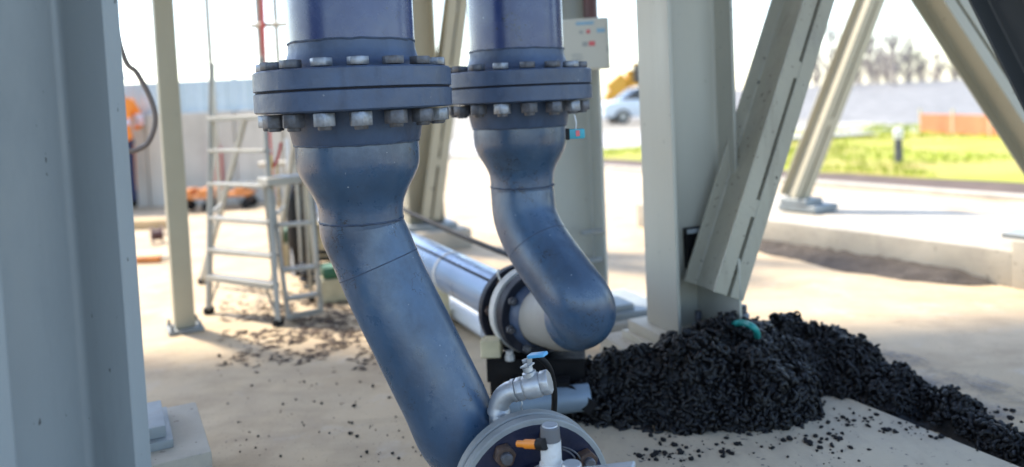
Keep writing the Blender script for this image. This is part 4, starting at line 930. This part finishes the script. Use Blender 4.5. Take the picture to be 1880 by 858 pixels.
# trees
def tree(px, D, hpx, lab, leaf, dens, sd):
    random.seed(sd); base = at(px, 150, D); base = Vector((base.x, D, .75)); top = at(px, hpx, D).z; Ht = max(2.5, top-base.z)
    t = thing('young_tree', base, lab, 'tree', 'bare young trees behind the bank')
    b = MB(); tips = []
    tp = [base+Vector((.55*noise.noise(Vector((sd,k,0))), 0, Ht*.92*k/6-.5*(k==0))) for k in range(7)]
    b.sweep(tp, [.13*(1-k/7.5) for k in range(7)], 7)
    for k in range(44):
        u = random.uniform(.10,.97); i = min(5,int(u*6)); p = tp[i].lerp(tp[i+1], u*6-i); a = random.uniform(0,6.28); L = Ht*random.uniform(.18,.45)*(1.25-u*.75)
        d_ = Vector((math.cos(a)*.8, math.sin(a)*.8, 1)).normalized(); mid = p+d_*L*.5+Vector((0,0,.04*L)); en = p+d_*L+Vector((math.cos(a)*.05,0,.1*L))
        b.sweep([p, mid, en], [.042,.03,.014], 5); tips += [mid, en]
        for q in range(3):
            a2 = random.uniform(0,6.28); e2 = mid.lerp(en, random.random()); f2 = e2+Vector((math.cos(a2)*.2,math.sin(a2)*.2,.3))*random.uniform(.5,1.2); b.sweep([e2,f2],[.022,.01],4); tips.append(f2)
    b.build('trunk', 'bark_tree', t)
    b = MB()
    for tp_ in tips:
        for q in range(dens if leaf == 'leaf_g' else (1 if random.random() < .35 else 0)):
            c = tp_+Vector((random.gauss(0,.13),random.gauss(0,.13),random.gauss(0,.15))); s = random.uniform(.02,.045); x_ = Vector((random.gauss(0,1),random.gauss(0,1),random.gauss(0,1))).normalized(); y_ = x_.orthogonal().normalized()
            b.add([c-x_*s, c+y_*s*.6, c+x_*s, c-y_*s*.6], [(0,1,2,3)])
    b.build('crown', leaf, t, smooth=0)
tree(1530, 44, 45, 'bare reddish young tree, nearest the diagonal of the column', 'leaf_r', 1, 1)
tree(1552, 50, 92, 'bare young tree seen beside the sloping cream brace', 'leaf_r', 2, 2)
tree(1598, 46, 55, 'bare reddish young tree just past the sloping cream brace', 'leaf_r', 1, 3)
tree(1628, 52, 102, 'thin bare young tree above the white capped bollard', 'leaf_r', 2, 4)
tree(1642, 43, 40, 'tallest bare young tree above the white capped bollard', 'leaf_r', 1, 5)
tree(1668, 45, 66, 'green leafed young tree right of the bollard', 'leaf_g', 3, 6)
tree(1692, 55, 108, 'sparse greenish young tree beside the green leafed one', 'leaf_g', 2, 7)
tree(1752, 46, 110, 'short green young tree beside the far sloping brace', 'leaf_g', 4, 8)
tree(1500, 55, 95, 'bare young tree touching the diagonal of the column', 'leaf_r', 2, 9)
tree(1850, 48, 120, 'low bare young tree between the two upper corner braces', 'leaf_r', 2, 10)
tree(1575, 48, 75, 'small bare tree half hidden by the sloping cream brace', 'leaf_r', 1, 12)
tree(1612, 56, 84, 'slender bare tree between the brace and the bollard', 'leaf_r', 1, 13)
tree(1722, 58, 95, 'low bare tree beyond the barrier mesh end', 'leaf_r', 1, 14)
# car
cp_ = gd(1160, 226); D_ = cp_.y
CR = thing('parked_car', (cp_.x,cp_.y,0), 'white parked car seen between the two grey green columns', 'car')
cx = Vector((1,.12,0)).normalized(); cy = Vector((-cx.y,cx.x,0)); cs_ = D_/36*1.0
def carp(prof, w, off=0): 
    b = MB(); b.prism(prof, Vector((cp_.x,cp_.y,0))-cx*1.45-cy*(w/2), cx, Z3, -cy*-1, w); return b
body = [(0,.32),(.05,.75),(.25,.92),(1.0,1.0),(3.3,1.02),(4.1,.95),(4.25,.7),(4.25,.32),(3.75,.28),(3.6,.5),(3.35,.6),(3.1,.5),(2.95,.28),(1.25,.28),(1.1,.5),(.85,.6),(.6,.5),(.45,.28)]
carp(body, 1.75).build('body', 'carw', CR, bevel=.05, seg=2)
carp([(.85,1.0),(1.45,1.42),(1.9,1.5),(2.9,1.48),(3.6,1.02)], 1.5).build('window_band', 'glass', CR, bevel=.06, seg=2)
carp([(1.42,1.455),(1.9,1.54),(2.9,1.52),(3.05,1.45)], 1.4).build('roof', 'carw', CR, bevel=.03)
for xx in (.85, 3.35):
    for yy in (-.78, .78):
        c = Vector((cp_.x,cp_.y,.31))-cx*1.45+cx*xx+cy*yy; b = MB(); b.lathe([(.2,-.1),(.3,-.1),(.31,-.06),(.31,.06),(.3,.1),(.2,.1)], c, cy, 24); w_ = b.build('wheel', 'rubber', CR)
        b = MB(); b.lathe([(.05,-.11),(.19,-.105),(.19,.105),(.05,.11)], c, cy, 16); s = b.build('rim', 'alu'); sub(s, w_)
for yy in (-.62,.62):
    c = Vector((cp_.x,cp_.y,.72))-cx*1.43+cx*0+cy*yy; b = MB(); b.box(c, cx, cy, Z3, .08, .3, .14); b.build('headlight', 'alu', CR, bevel=.02)
# excavator
ep = gd(1205, 206); D_ = 44; ep = at(1200, 200, D_); ep.z = 0
EX = thing('excavator', ep, 'yellow excavator with arched boom behind the white parked car', 'excavator')
X1 = Vector((1,0,0)); Y1 = Vector((0,1,0))
for sgn in (-1,1):
    b = MB(); c = ep+Y1*(sgn*1.0); b.prism([(-1.7,.35),(-1.4,.05),(1.4,.05),(1.7,.35),(1.7,.6),(1.4,.8),(-1.4,.8),(-1.7,.6)], (c.x,c.y-.25,0), X1, Z3, Y1, .5); b.build('track', 'rubber', EX, bevel=.05)
b = MB(); b.box(ep+Z3*1.35, X1, Y1, Z3, 2.6, 2.2, .9); b.build('house', 'exc', EX, bevel=.12, seg=2)
b = MB(); b.box(ep+X1*-.6+Y1*-.6+Z3*2.35, X1, Y1, Z3, 1.2, .95, 1.1); b.build('cab', 'glass', EX, bevel=.1)
b = MB(); b.box(ep+X1*-.6+Y1*-.6+Z3*2.93, X1, Y1, Z3, 1.3, 1.05, .1); b.build('cab_roof', 'exc', EX, bevel=.03)
def arm(pts, w, d, nm):
    b = MB()
    for a, c in zip(pts[:-1], pts[1:]): b.bar(a, c, d, w, up=Y1)
    b.build(nm, 'exc', EX, bevel=.03)
q1 = ep+X1*-.8+Z3*1.7; q2 = at(1150,146,D_); q3 = at(1122,170,D_); q4 = at(1112,205,D_)
arm([q1, at(1185,143,D_), q2, q3], .75, 1.05, 'boom'); arm([q3, q4], .45, .55, 'stick')
b = MB(); b.prism([(-.4,0),(.4,.1),(.3,.6),(-.3,.55)], (q4.x,q4.y-.4,max(0.02,q4.z-.6)), X1, Z3, Y1, .8); b.build('bucket', 'bolt_rust', EX, bevel=.03)
